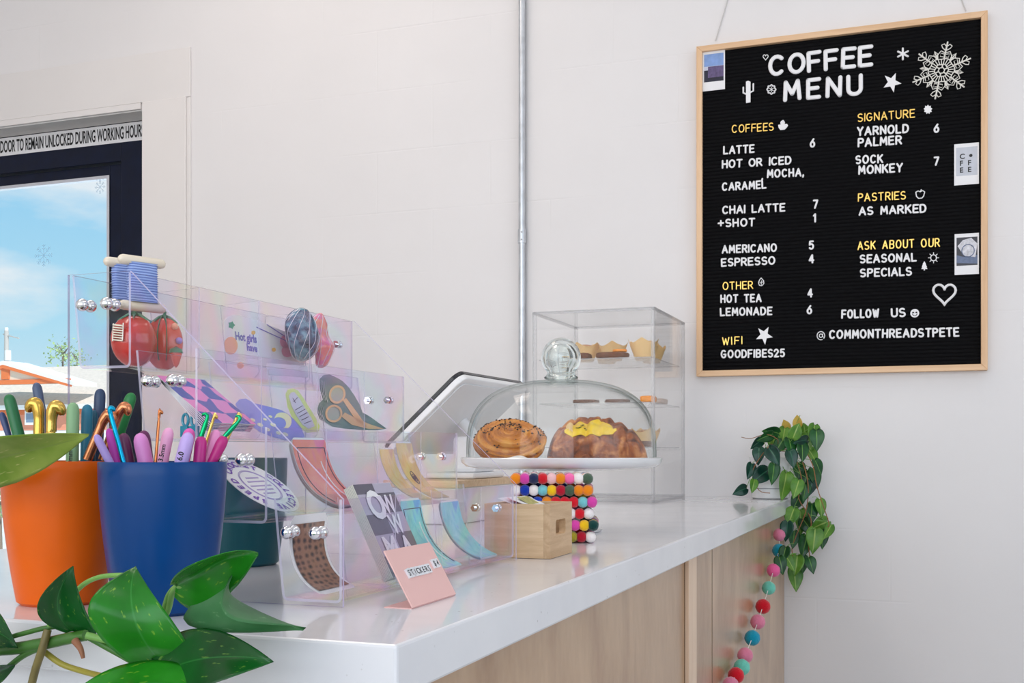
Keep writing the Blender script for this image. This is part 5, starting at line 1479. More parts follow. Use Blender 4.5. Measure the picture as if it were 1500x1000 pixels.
# end wall with a rounded window
b = MB(); yc, zc_ = (ky0+ky1)/2-0.002, ZC+0.0395; hw, hh, cr_r = 0.0215, 0.0098, 0.004
hole = []
for (cx, cz, a0) in ((1, 1, 0), (-1, 1, 90), (-1, -1, 180), (1, -1, 270)):
    for k in range(5):
        a = math.radians(a0+22.5*k); hole.append((yc+cx*(hw-cr_r)+cr_r*math.cos(a), zc_+cz*(hh-cr_r)+cr_r*math.sin(a)))
outer = []
for (y, z) in hole:
    dy, dz = y-yc, z-zc_; ex = (ky1 if dy > 0 else ky0)-yc; ez = (z1 if dz > 0 else z0)-zc_
    outer.append((y, z, ex, ez))
n = len(hole)
def op(i):
    y, z, ex, ez = outer[i]; q = i//5; k = i % 5
    tgt = [((ky1, None), (None, z1)), ((None, z1), (ky0, None)), ((ky0, None), (None, z0)), ((None, z0), (ky1, None))][q]
    cy = ky1 if q in (0, 3) else ky0; cz = z1 if q in (0, 1) else z0
    if k == 2: return (cy, cz)
    if k < 2: return ((cy, z) if q in (0, 2) else (y, cz))
    return ((y, cz) if q in (0, 2) else (cy, z))
for x_, fl in ((kx1, False), (kx1-wl, True)):
    hi = [b.vert((x_, y, z)) for y, z in hole]; oi = [b.vert((x_, *op(i))) for i in range(n)]
    for i in range(n):
        q = (hi[i], oi[i], oi[(i+1) % n], hi[(i+1) % n]); b.face(q[::-1] if fl else q)
    if not fl: h1, o1 = hi, oi
    else: h2, o2 = hi, oi
for i in range(n):
    j = (i+1) % n
    b.face((h1[j], h2[j], h2[i], h1[i])); b.face((o1[i], o2[i], o2[j], o1[j]))
b.build('slotted_end', M_boxe, kb, smooth=False)
M_red = plain('red_card_print', srgb(214, 96, 110), 0.5, noise=0.4, nscale=220); M_olive = plain('olive_card_print', srgb(170, 165, 96), 0.5, noise=0.3, nscale=200)
for k, (x_, lab, m_) in enumerate(((-0.500, 'white card with a red print edge leaning in the oak box', M_red), (-0.486, 'white card with an olive print leaning at the front of the oak box', M_olive))):
    b = MB(); p0 = Vector((x_-0.030, ky0+wl+0.003, ZC+0.0765+0.001*k)); p1 = p0+Vector((0.028, 0, -0.010)); dy = Vector((0, 0.066, 0)); b.prism([p0, p1, p1+dy, p0+dy], (0, 0, 0.0008), 0)
    b.prism([p0+Vector((0.008, 0.012, 0.0007)), p1+Vector((-0.002, 0.012, 0.0012)), p1+dy*0.8+Vector((-0.002, 0, 0.0012)), p0+dy*0.8+Vector((0.008, 0, 0.0007))], (0, 0, 0.0003), 1)
    p2 = p1+Vector((0.0, 0, -0.058)); b.prism([p1, p1+dy, p2+dy, p2], (0.0008, 0, 0), 0)
    tag(b.build('card', [M_paper, m_], smooth=False), lab, 'card')

# ============================================================ felt ball coasters
FC = {k: plain('felt_'+k, srgb(*c), 0.95, spec=0.1, sheen=0.4, bump=0.6, bscale=420, noise=0.08) for k, c in dict(orange=(238, 138, 20), magenta=(218, 70, 168), navy=(38, 46, 84), red=(212, 22, 40), blush=(246, 196, 200), pink=(248, 110, 172), white=(240, 234, 232), green=(72, 96, 76), blue=(12, 56, 170), aqua=(118, 196, 204), yellow=(244, 196, 26), wine=(178, 16, 44), forest=(10, 62, 58), olive=(160, 150, 40)).items()}
BALLS = {}
rb = 0.0086
def felt_ball(parent, key, loc):
    if key not in BALLS:
        b = MB(); b.ball((0, 0, 0), rb, 14, 10, fn=lambda d: 1+0.02*math.sin(9*d.x+4*d.y)+0.015*math.sin(11*d.z+3))
        o = b.build('felt_ball', FC[key], org=(0,0,0)); BALLS[key] = o.data
    else:
        o = bpy.data.objects.new('felt_ball', BALLS[key]); COL.objects.link(o)
    o.parent = parent; o.location = loc
    o.rotation_euler = (rng.uniform(0, 3), rng.uniform(0, 3), rng.uniform(0, 3))
    return o
front = [['olive', 'white', 'white', 'red', 'blush', 'magenta', 'olive', 'wine', 'white'],
         ['white', 'pink', 'aqua', 'red', 'navy', 'white', 'magenta', 'yellow', 'forest'],
         ['blue', 'orange', 'white', 'red', 'pink', 'wine', 'white', 'red', 'white'],
         ['magenta', 'white', 'blue', 'orange', 'red', 'red', 'red', 'aqua', 'magenta'],
         ['white', 'blue', 'white', 'aqua', 'yellow', 'wine', 'green', 'orange', 'orange'],
         ['orange', 'magenta', 'navy', 'red', 'blush', 'orange', 'pink', 'white', 'green']]
names = ['lowest felt ball coaster of the stack, resting on the counter', 'second felt ball coaster from the bottom, with a dark green corner ball',
         'third felt ball coaster from the bottom of the stack', 'fourth felt ball coaster up, with a magenta corner ball',
         'fifth felt ball coaster up, under the top one of the stack', 'topmost felt ball coaster of the stack under the cake plate']
keys = list(FC)
NB = 9; sx_, sy_ = 0.0136, 0.0136
fc0 = Vector((-0.5475, 1.666, ZC))
for k in range(6):
    t_ = thing('felt_coaster', names[k], 'coaster', (fc0.x+[0.004, 0.010, 0.001, 0.007, 0.002, -0.001][k], fc0.y+[0, .002, -.001, .001, 0, 0][k], ZC+0.0007+0.0176*k), 'stacked felt ball coasters')
    t_.rotation_euler = (0, 0, 0.30+[0.02, -0.02, 0.03, 0.0, -0.02, 0.03][k])
    for i in range(NB):
        for j in range(NB):
            if k < 5 and 0 < i < NB-1 and 0 < j < NB-1: continue
            key = front[k][i] if j == 0 else keys[(i*5+j*3+k*7+rng.randrange(3)) % len(keys)]
            if k == 5 and j > 0 and rng.random() < 0.3: key = 'white'
            felt_ball(t_, key, ((i-4)*sx_, (j-4)*sy_, rb+rng.uniform(-0.0001, 0.0001)))

# ============================================================ cake stand with glass dome and pastries
KC = Vector((-0.594, 1.859, ZC)); 
M_porc = plain('white_porcelain', (0.83, 0.83, 0.84), 0.12, coat=0.5)
M_dome = acrylic('dome_glass', tint=(0.985, 0.992, 0.99), haze=0.003, f0=0.03, refl=0.7, power=4.5, limb=(0.50, 0.60, 0.58))
zp = ZC+0.1095
ck = thing('cake_stand', 'round white cake stand with pastries under its glass dome', 'cake stand', KC)
b = MB(); b.lathe([(0, -0.006), (0.045, -0.005), (0.10, -0.003), (0.15, 0.000), (0.166, 0.003), (0.174, 0.010), (0.1755, 0.017), (0.1735, 0.0185), (0.171, 0.016), (0.166, 0.0105), (0.155, 0.008), (0, 0.008)], (KC.x, KC.y, zp), 80); b.build('plate', M_porc, ck, sharp=60)
b = MB(); b.lathe([(0, 0.0005), (0.070, 0.0005), (0.072, 0.004), (0.060, 0.008), (0.030, 0.016), (0.019, 0.035), (0.019, 0.070), (0.030, 0.090), (0.055, 0.0985), (0, 0.099)], KC, 48); b.build('pedestal', M_porc, ck, sharp=60)
zd = zp+0.0085
dm = thing('glass_dome', 'clear glass dome with a ball knob covering the pastries', 'glass dome', (KC.x, KC.y, zd))
prof = [(0.1650, 0.0), (0.1652, 0.020), (0.1640, 0.045), (0.160, 0.068), (0.151, 0.090), (0.136, 0.109), (0.115, 0.124), (0.090, 0.1345), (0.060, 0.141), (0.030, 0.144), (0.012, 0.1445)]
dense = []
for i in range(len(prof)-1):
    for k in range(4):
        t = k/4; p_ = [Vector((*prof[max(0, min(len(prof)-1, i+j))], 0)) for j in (-1, 0, 1, 2)]
        v = 0.5*((2*p_[1])+(p_[2]-p_[0])*t+(2*p_[0]-5*p_[1]+4*p_[2]-p_[3])*t*t+(3*p_[1]-p_[0]-3*p_[2]+p_[3])*t**3); dense.append((v.x, v.y))
dense.append(prof[-1])
b = MB(); b.lathe(dense+[(r-0.0035, z-0.0035 if z > 0.01 else z) for r, z in dense[::-1]], (KC.x, KC.y, zd), 96, close=True); b.build('bell', M_dome, dm, sharp=70)
def glass(name, col, rough=0.0, ior=1.45):
    m, t, out = newmat(name); g = t.nodes.new('ShaderNodeBsdfGlass'); g.inputs[0].default_value = rgba(col); g.inputs['Roughness'].default_value = rough; g.inputs['IOR'].default_value = ior
    t.links.new(g.outputs[0], out.inputs[0]); return m
M_knob = glass('knob_glass', (0.96, 0.985, 0.98))
b = MB(); kp = [(0.022, 0.1450), (0.0285, 0.146), (0.030, 0.149), (0.026, 0.1525), (0.0235, 0.157)]
for k in range(1, 15):
    a = -0.72+(PI/2+0.72)*k/14; kp.append((0.0345*math.cos(a), 0.1835+0.0345*math.sin(a)))
kp[-1] = (0, kp[-1][1])
kin = [(0, 0.1835+0.0215)]
for k in range(1, 10):
    a = PI/2-(PI/2+0.75)*k/9; kin.append((0.0215*math.cos(a), 0.1835+0.0215*math.sin(a)))
kin += [(0.0135, 0.160), (0.014, 0.1465)]
b.lathe(kp+kin, (KC.x, KC.y, zd), 56); b.lathe([(0.014, 0.1465), (0.022, 0.1450)], (KC.x, KC.y, zd), 56)
b.build('knob', M_knob, dm, sharp=70)
# pastries
def crust(name, c0, c1, c2, sc=28, dist=1.0, ridge=None):
    m, t, out = newmat(name); p = t.nodes.new('ShaderNodeBsdfPrincipled'); p.inputs['Roughness'].default_value = 0.36; p.inputs['Coat Weight'].default_value = 0.3; p.inputs['Coat Roughness'].default_value = 0.25
    tcn = t.nodes.new('ShaderNodeTexCoord'); a = t.nodes.new('ShaderNodeTexNoise'); a.inputs['Scale'].default_value = sc; a.inputs['Detail'].default_value = 7; a.inputs['Distortion'].default_value = dist
    t.links.new(tcn.outputs['Object'], a.inputs['Vector']); src = a.outputs[0]
    if ridge:
        uv = t.nodes.new('ShaderNodeUVMap'); mp_ = t.nodes.new('ShaderNodeMapping'); mp_.inputs['Scale'].default_value = ridge[0]
        t.links.new(uv.outputs[0], mp_.inputs[0])
        n3 = t.nodes.new('ShaderNodeTexNoise'); n3.inputs['Scale'].default_value = 1.0; n3.inputs['Detail'].default_value = 4; t.links.new(mp_.outputs[0], n3.inputs['Vector'])
        mm = t.nodes.new('ShaderNodeMix'); mm.inputs[0].default_value = ridge[1]; t.links.new(a.outputs[0], mm.inputs[2]); t.links.new(n3.outputs[0], mm.inputs[3]); src = mm.outputs[0]
    r = ramp(t, [(0.36, c0), (0.5, c1), (0.64, c2)]); t.links.new(src, r.inputs[0]); t.links.new(r.outputs[0], p.inputs['Base Color'])
    bp = t.nodes.new('ShaderNodeBump'); bp.inputs['Strength'].default_value = 1.0; bp.inputs['Distance'].default_value = 0.006; n2 = t.nodes.new('ShaderNodeTexNoise'); n2.inputs['Scale'].default_value = 90; n2.inputs['Detail'].default_value = 6
    t.links.new(tcn.outputs['Object'], n2.inputs['Vector'])
    ad = t.nodes.new('ShaderNodeMath'); ad.operation = 'MULTIPLY_ADD'; ad.inputs[1].default_value = 0.8; t.links.new(n2.outputs[0], ad.inputs[0]); t.links.new(src, ad.inputs[2])
    t.links.new(ad.outputs[0], bp.inputs['Height']); t.links.new(bp.outputs[0], p.inputs['Normal']); t.links.new(p.outputs[0], out.inputs[0]); return m
M_dan = crust('golden_pastry', srgb(140, 68, 12), srgb(206, 122, 30), srgb(238, 172, 76), 26, 0.6, ((22, 1.2, 1), 0.55))
M_cro = crust('croissant_crust', srgb(84, 36, 14), srgb(162, 86, 38), srgb(216, 146, 86), 38, 1.0, ((15, 7.0, 1), 0.25))
M_egg = plain('yellow_egg', srgb(252, 206, 36), 0.35, noise=0.12, nscale=70, bump=0.4, bscale=90, coat=0.3)
M_seed = plain('dark_seed', srgb(48, 30, 18), 0.6, noise=0.3, nscale=300)
zs = zd+0.0015
def rgt(a): return RGT*a
dc = at_d(747, 648, 1.90); dc.z = zs
# swirl bun: a flattened ball with a spiral ridge on the side that faces the room
t_ = thing('swirl_pastry', 'golden spiral pastry sprinkled with dark seeds under the dome', 'pastry', dc)
face = (-FWD*0.86+UP*0.5).normalized(); fu = RGT; fv = face.cross(fu).normalized()
if fv.z < 0: fv = -fv
cc = dc+Vector((0, 0, 0.0345))
def bun(u, v):
    th = PI*u; a = 2*PI*v; st_, ct = math.sin(th), math.cos(th)
    tw = 2*PI*5.2*u-a
    sw = 0.0034*math.sin(tw)*min(1, u*8) if u < 0.75 else 0.0
    d = fu*(st_*math.cos(a)*0.060)+fv*(st_*math.sin(a)*0.037)+face*(ct*0.036)
    p = cc+d*(1+sw/max(0.02, d.length))
    p.z = max(p.z, zs+0.0005)
    return p
b = MB(); b.grid(bun, 72, 72); b.build('bun', M_dan, t_, sharp=180)
b = MB(); rs_ = random.Random(11)
for k in range(230):
    u = rs_.uniform(0.05, 0.60); v = rs_.uniform(0.02, 0.48) if rs_.random() < 0.82 else rs_.random()
    p = bun(u, v)
    if p.z < zs+0.003: continue
    n_ = (p-cc).normalized(); r_ = rs_.uniform(0.0009, 0.0021)
    b.ball(p+n_*r_*0.4, r_, 6, 4, sq=(1, 1, 0.7))
b.build('seeds', M_seed, t_)['kind'] = 'stuff'
b = MB(); 
def paper(u, v):
    p = dc+RGT*(0.012+0.062*(u-0.5)*2*0.6)+FWD*(-0.048-0.016*v)
    return Vector((p.x, p.y, zs+0.0005+0.011*math.sin(PI*u)*(1-v)**1.2+0.001*math.sin(14*u)))
b.grid(paper, 16, 6); b.build('baking_paper', plain('baking_paper', (0.80, 0.76, 0.72), 0.6), t_)
# filled croissant
cb = at_d(874, 650, 1.93); cb.z = zs
t_ = thing('filled_croissant', 'large brown croissant split open over yellow egg filling', 'pastry', cb)
def croi(u, v, k=1.0, open_=True):
    s = (u-0.5)*2                           # along the length
    bend = 0.030*(s*s)
    c = cb+RGT*(s*0.086)-FWD*bend+FWD*0.016
    prof_ = max(0.02, (1-abs(s)**3.2))**0.5*(1-0.16*max(0, s)**1.5)
    seg = 1+0.09*abs(math.sin((u+0.02*math.sin(6*v*PI))*PI*7.5))**0.6+0.012*math.sin(u*61)
    rx = 0.046*prof_*seg*k; rz = 0.0368*prof_*seg*k
    a = 2*PI*v
    x = math.cos(a); z = math.sin(a)
    p = c+FWD*(x*rx)+UP*(rz*0.90+z*rz)
    # the split: a dent in the front upper side with raised, ragged lips
    if open_:
        q = math.exp(-((s+0.12)/0.55)**4)*math.exp(-((a-2.30)/0.50)**4)
        p -= (-FWD*0.55+UP*0.85)*0.010*q
        q2 = math.exp(-((s+0.12)/0.55)**4)*(math.exp(-((a-1.62)/0.20)**2)+0.5*math.exp(-((a-2.98)/0.14)**2))
        p += UP*0.004*q2*(1+0.3*math.sin(u*50))
    p.z = max(p.z, zs+0.0005)
    return p
b = MB(); b.grid(croi, 110, 72); b.build('crust', M_cro, t_, sharp=180)
def fill(u, v):
    s = 0.5+(-0.14+0.52*(u-0.5)*2)/2; a = (2.32+0.50*(v-0.5)*2*math.sqrt(max(0.05, 1-(2*u-1)**2))*(1+0.15*math.sin(11*u)))/(2*PI)
    p = croi(s, a); return p+(-FWD*0.5+UP*0.8)*(0.0060*math.sin(PI*min(1, max(0, u)))*math.sin(PI*v)+0.0010+0.0010*math.sin(23*u+3)*math.sin(9*v))
b = MB(); b.grid(fill, 40, 14); b.build('egg_filling', M_egg, t_, sharp=180)
b = MB()
for k in range(7):
    p = fill(0.24+0.03*k, 0.35+0.3*rs_.random()); b.ball(p+UP*0.0008, 0.0016, 6, 4, sq=(1.6, 1, 0.5))
b.build('herb_flakes', plain('dark_herb', srgb(70, 72, 30), 0.7), t_)['kind'] = 'stuff'
b = MB()
b.grid(lambda u, v: croi(0.19+0.09*u, (2.15+0.5*(v-0.5))/(2*PI))+(-FWD*0.6+UP*0.7)*0.0045*math.sin(PI*u), 8, 8)
b.build('pale_flake', plain('pale_pastry_flake', srgb(240, 205, 150), 0.5), t_)

# ============================================================ acrylic pastry case
M_case = acrylic('case_acrylic', tint=(0.995, 0.995, 0.995), haze=0.002, refl=0.55, f0=0.02)
M_cedge = edge_mat('case_edge', (0.50, 0.49, 0.50), 0.42)
cx0, cx1, cy0, cy1, ch_ = -1.005, -0.6657, 2.889, 3.285, 0.516
cs = thing('pastry_case', 'tall clear acrylic pastry case with shelves standing against the wall', 'display case', ((cx0+cx1)/2, (cy0+cy1)/2, ZC))
z0 = ZC+0.0005; z1 = ZC+ch_; w = 0.004
for (a, bb, c, d, e_, f_, thin) in ((cx0, cx1, cy0, cy0+w, z0, z1, 'y'), (cx0, cx1, cy1-w, cy1, z0, z1, 'y'), (cx0, cx0+w, cy0+w, cy1-w, z0, z1, 'x'), (cx1-w, cx1, cy0+w, cy1-w, z0, z1, 'x'), (cx0+w, cx1-w, cy0+w, cy1-w, z1-w, z1, 'z'), (cx0+w, cx1-w, cy0+w, cy1-w, z0, z0+w, 'z')):
    b = MB(); b.box(a, bb, c, d, e_, f_, 0, 1, thin); b.build('case_panel', [M_case, M_cedge], cs, smooth=False)
M_post = edge_mat('case_post', (0.60, 0.60, 0.62), 0.28, 0.08); M_rim = edge_mat('case_rim', (0.52, 0.52, 0.54), 0.30, 0.1)
for (x, y) in ((cx0+0.005, cy0+0.005), (cx1-0.005, cy0+0.005), (cx0+0.005, cy1-0.005), (cx1-0.005, cy1-0.005)):
    b = MB(); b.box(x-0.0045, x+0.0045, y-0.0045, y+0.0045, z0, z1); b.build('corner_post', M_post, cs, smooth=False)
for z, nm_ in ((z1-0.004, 'top_rim'), (z0+0.004, 'bottom_rim')):
    b = MB()
    for (a, bb, c, d) in ((cx0, cx1, cy0-0.0005, cy0+0.006), (cx0, cx1, cy1-0.006, cy1+0.0005), (cx0-0.0005, cx0+0.006, cy0, cy1), (cx1-0.006, cx1+0.0005, cy0, cy1)):
        b.box(a, bb, c, d, z-0.0035, z+0.0035)
    b.build(nm_, M_rim, cs, smooth=False)
SH = [0.147, 0.267, 0.387]
for k, h in enumerate(SH):
    b = MB(); b.box(cx0+0.012, cx1-0.014, cy0+0.02, cy1-0.012, ZC+h-0.003, ZC+h, 0, 1, 'z')
    for q in range(5):
        y = cy0+0.05+0.075*q; b.box(cx0+0.02, cx1-0.02, y, y+0.003, ZC+h-0.010, ZC+h-0.003, 0, 1, 'y')
    b.build('shelf', [M_case, M_cedge], cs, smooth=False)
for z in SH:
    for (x, y) in ((cx0+0.008, cy0+0.06), (cx0+0.008, cy1-0.06), (cx1-0.008, cy0+0.06), (cx1-0.008, cy1-0.06)):
        b = MB(); b.box(x-0.004, x+0.004, y-0.012, y+0.012, ZC+z-0.0075, ZC+z-0.0035); b.build('shelf_bracket', M_case, cs, smooth=False)
M_liner = plain('tan_muffin_paper', srgb(238, 200, 140), 0.7, noise=0.05, nscale=80, sss=0.15)
M_muf = crust('muffin_top', srgb(140, 86, 40), srgb(196, 132, 70), srgb(224, 170, 104), 40)
def muffin(c, rot, label):
    t_ = thing('muffin', label, 'muffin', c, 'muffins in tan tulip papers')
    b = MB(); n = 40; rows = []
    for i in range(9):
        t = i/8; row = []
        for k in range(n):
            a = 2*PI*k/n; lob = abs(math.cos(2*(a+rot)))**1.5
            r = 0.0235+0.0155*t+0.002*t*lob; z = 0.0005+t*(0.040+0.014*(1-abs(math.sin(2*(a+rot)))))
            row.append(b.vert(c+Vector((r*math.cos(a), r*math.sin(a), z))))
        rows.append(row)
    for p, q in zip(rows, rows[1:]):
        for k in range(n): b.face((p[k], p[(k+1)%n], q[(k+1)%n], q[k]))
    b.face(rows[0][::-1]); b.build('paper_liner', M_liner, t_, sharp=180)
    b = MB(); b.ball(c+Vector((0, 0, 0.036)), 0.032, 20, 10, sq=(1, 1, 0.42)); b.build('muffin_top', M_muf, t_)
    return t_
def case_pt(px, py, h, dy=0.0):
    return at_z(px, py, ZC+h)
mz = ZC+SH[2]+0.0006
spots = [(-0.900, 3.04), (-0.817, 3.035), (-0.733, 3.055), (-0.860, 3.125), (-0.715, 2.97), (-0.735, 3.155)]
mlab = ['muffin in tan paper at the left of the top case shelf', 'muffin in tan paper in the middle of the top case shelf', 'muffin in tan paper, third from the left on the top case shelf',
        'muffin in tan paper set further back on the top case shelf', 'muffin in tan paper nearest the right front corner, top case shelf', 'muffin in tan paper at the right back of the top case shelf']
mf0 = None
for k, (x, y) in enumerate(spots):
    if mf0 is None: mf0 = muffin(Vector((x, y, mz)), 0.3, mlab[k])
    else: dup(mf0, (x, y, mz), 0.5*k, mlab[k])
dup(mf0, (-0.73, 3.06, ZC+SH[0]+0.0006), 0.9, 'muffin in tan paper on the lowest case shelf, right side')
dup(mf0, (-0.83, 3.08, ZC+SH[0]+0.0006), 0.2, 'muffin in tan paper on the lowest case shelf behind the croissant')
M_bar = plain('brown_oat_bar', srgb(112, 66, 38), 0.75, noise=0.45, nscale=160, bump=0.9, bscale=140); M_or = plain('orange_slice', srgb(244, 150, 40), 0.4, noise=0.12, nscale=90)
M_pale = plain('pale_cookie', srgb(196, 176, 164), 0.7, noise=0.15, nscale=120, bump=0.6, bscale=140)
def bar(c, hx, hy, hz, m, name, label, seed, top=None):
    rg = random.Random(seed); b = MB()
    def f(u, v):
        a = 2*PI*v; ex = lambda s_: math.copysign(abs(s_)**0.45, s_)
        th = PI*u; st_, ct = math.sin(th)**0.35 if 0 < u < 1 else 0, math.cos(th)
        k = 1+0.06*math.sin(7*a+9*u+seed)+0.04*math.sin(13*a+5*seed)
        return Vector((c[0]+hx*ex(math.cos(a))*st_*k, c[1]+hy*ex(math.sin(a))*st_*k, c[2]+hz+hz*math.copysign(abs(ct)**0.5, ct)))
    b.grid(f, 12, 28)
    if top is None: return tag(b.build(name, m, org=c, sharp=180), label, 'bar' if 'bar' in name else 'cookie', None)
    t_ = thing(name, label, 'bar', c); b.build('bar_body', m, t_, sharp=180)
    b = MB(); b.lathe([(0, 0), (0.019, 0), (0.020, 0.002), (0.019, 0.006), (0, 0.006)], (0, 0, 0), 24)
    for p in b.v: p.x, p.y, p.z = c[0]+top+p.x, c[1]-hy*0.2+p.y*0.8, c[2]+2*hz+p.z+0.0002
    b.build('orange_slice', M_or, t_); return t_
zt_ = ZC+SH[2]+0.0006
bar((-0.888, 2.945, zt_), 0.030, 0.022, 0.0085, M_bar, 'oat_bar', 'dark oat bar at the left front of the top case shelf', 1)
bar((-0.795, 2.945, zt_), 0.042, 0.024, 0.0085, M_bar, 'oat_bar', 'oat bar with an orange slice on the top case shelf', 2, top=0.022)
zt_ = ZC+SH[1]+0.0006
bar((-0.880, 2.985, zt_), 0.034, 0.026, 0.0055, M_bar, 'oat_bar', 'flat brown bar at the left of the middle case shelf', 3)
bar((-0.790, 2.985, zt_), 0.032, 0.026, 0.0055, M_bar, 'oat_bar', 'flat brown bar in the centre of the middle case shelf', 4)
bar((-0.700, 2.965, zt_), 0.020, 0.020, 0.009, M_or, 'orange_bar', 'orange brown bar at the right of the middle case shelf', 5)
bar((-0.703, 3.10, zt_), 0.022, 0.03, 0.008, M_pale, 'pale_cookie', 'pale pinkish cookie behind the orange bar, middle case shelf', 6)
zt_ = ZC+SH[0]+0.0006
bar((-0.705, 2.935, zt_), 0.026, 0.022, 0.0080, M_bar, 'oat_bar', 'dark oat bar at the right front of the lowest case shelf', 7)
bar((-0.865, 2.965, zt_), 0.038, 0.024, 0.0150, M_bar, 'oat_bar', 'thick brown bar behind the croissant on the lowest case shelf', 8)

# ============================================================ till screen on a riser
M_scr_b = plain('black_bezel', (0.012, 0.012, 0.018), 0.25); M_tw = plain('white_till_plastic', (0.88, 0.88, 0.89), 0.35); M_tg = plain('light_grey_till_back', (0.78, 0.785, 0.80), 0.45)
ty0, ty1 = 1.93, 2.30
T0 = at_y(676, 549, ty0); Xt, Zt = T0.x, T0.z
dn = Vector((-0.74, 0, -0.67)).normalized(); tn = Vector((dn.z, 0, -dn.x)); 
if tn.x > 0: tn = -tn            # screen side, facing the far side of the counter
tlen = 0.215
ts = thing('till_screen', 'tilted white till touchscreen with a black bezel, seen from its back', 'till', (Xt-0.06, (ty0+ty1)/2, ZC+0.083))
def rrect(o, a, bv, la, lb, r, n=6):
    pts = []
    for (ca, cb_, s0) in ((la-r, lb-r, 0), (r, lb-r, 90), (r, r, 180), (la-r, r, 270)):
        for k in range(n+1):
            an = math.radians(s0+90*k/n); pts.append(o+a*(ca+r*math.cos(an))+bv*(cb_+r*math.sin(an)))
    return pts
o_ = Vector((Xt, ty0, Zt)); ya = Vector((0, 1, 0))
b = MB(); b.prism(rrect(o_+tn*0.004, ya, dn, ty1-ty0, tlen, 0.022), tn*0.008); b.build('bezel', M_scr_b, ts, smooth=False, bevel=0.001)
b = MB(); b.prism(rrect(o_+tn*0.004, ya, dn, ty1-ty0, tlen, 0.022), -tn*0.012); b.build('white_shell', M_tw, ts, smooth=False, bevel=0.002)
b = MB(); b.prism(rrect(o_-tn*0.008+ya*0.012+dn*0.012, ya, dn, ty1-ty0-0.024, tlen-0.024, 0.016), -tn*0.003); b.build('back_panel', M_tg, ts, smooth=False, bevel=0.0008)
b = MB(); mid = o_+ya*((ty1-ty0)/2)+dn*(tlen*0.52)-tn*0.011
b.tube([mid, mid-tn*0.03, Vector((mid.x+0.03, mid.y, mid.z-0.05))], 0.012, 14); b.build('hinge', M_tw, ts)
zr0 = ZC+0.083
cxm = mid.x+0.030
b = MB(); b.box(cxm-0.030, cxm+0.022, mid.y-0.055, mid.y+0.055, zr0+0.012, mid.z-0.030); b.build('column', M_tw, ts, smooth=False, bevel=0.008)
b = MB(); b.box(cxm-0.075, cxm+0.030, mid.y-0.085, mid.y+0.085, zr0+0.0006, zr0+0.0125); b.build('foot_plate', M_tw, ts, smooth=False, bevel=0.004)
b = MB(); b.prism(rrect(o_+tn*0.0121+ya*0.018+dn*0.014, ya, dn, ty1-ty0-0.036, tlen-0.028, 0.008), tn*0.0004); b.build('screen_glass', plain('dark_screen', (0.02, 0.02, 0.025), 0.08), ts, smooth=False)
rs = thing('wooden_riser', 'low white riser with a light wooden top under the till screen', 'riser', (cxm-0.03, mid.y, ZC))
b = MB(); b.box(cxm-0.11, cxm+0.045, mid.y-0.20, mid.y+0.16, ZC+0.070, zr0); b.build('riser_top', M_box, rs, smooth=False, bevel=0.001)
b = MB(); b.box(cxm-0.10, cxm+0.035, mid.y-0.19, mid.y+0.15, ZC+0.0005, ZC+0.0698); b.build('riser_base', M_tw, rs, smooth=False, bevel=0.002)
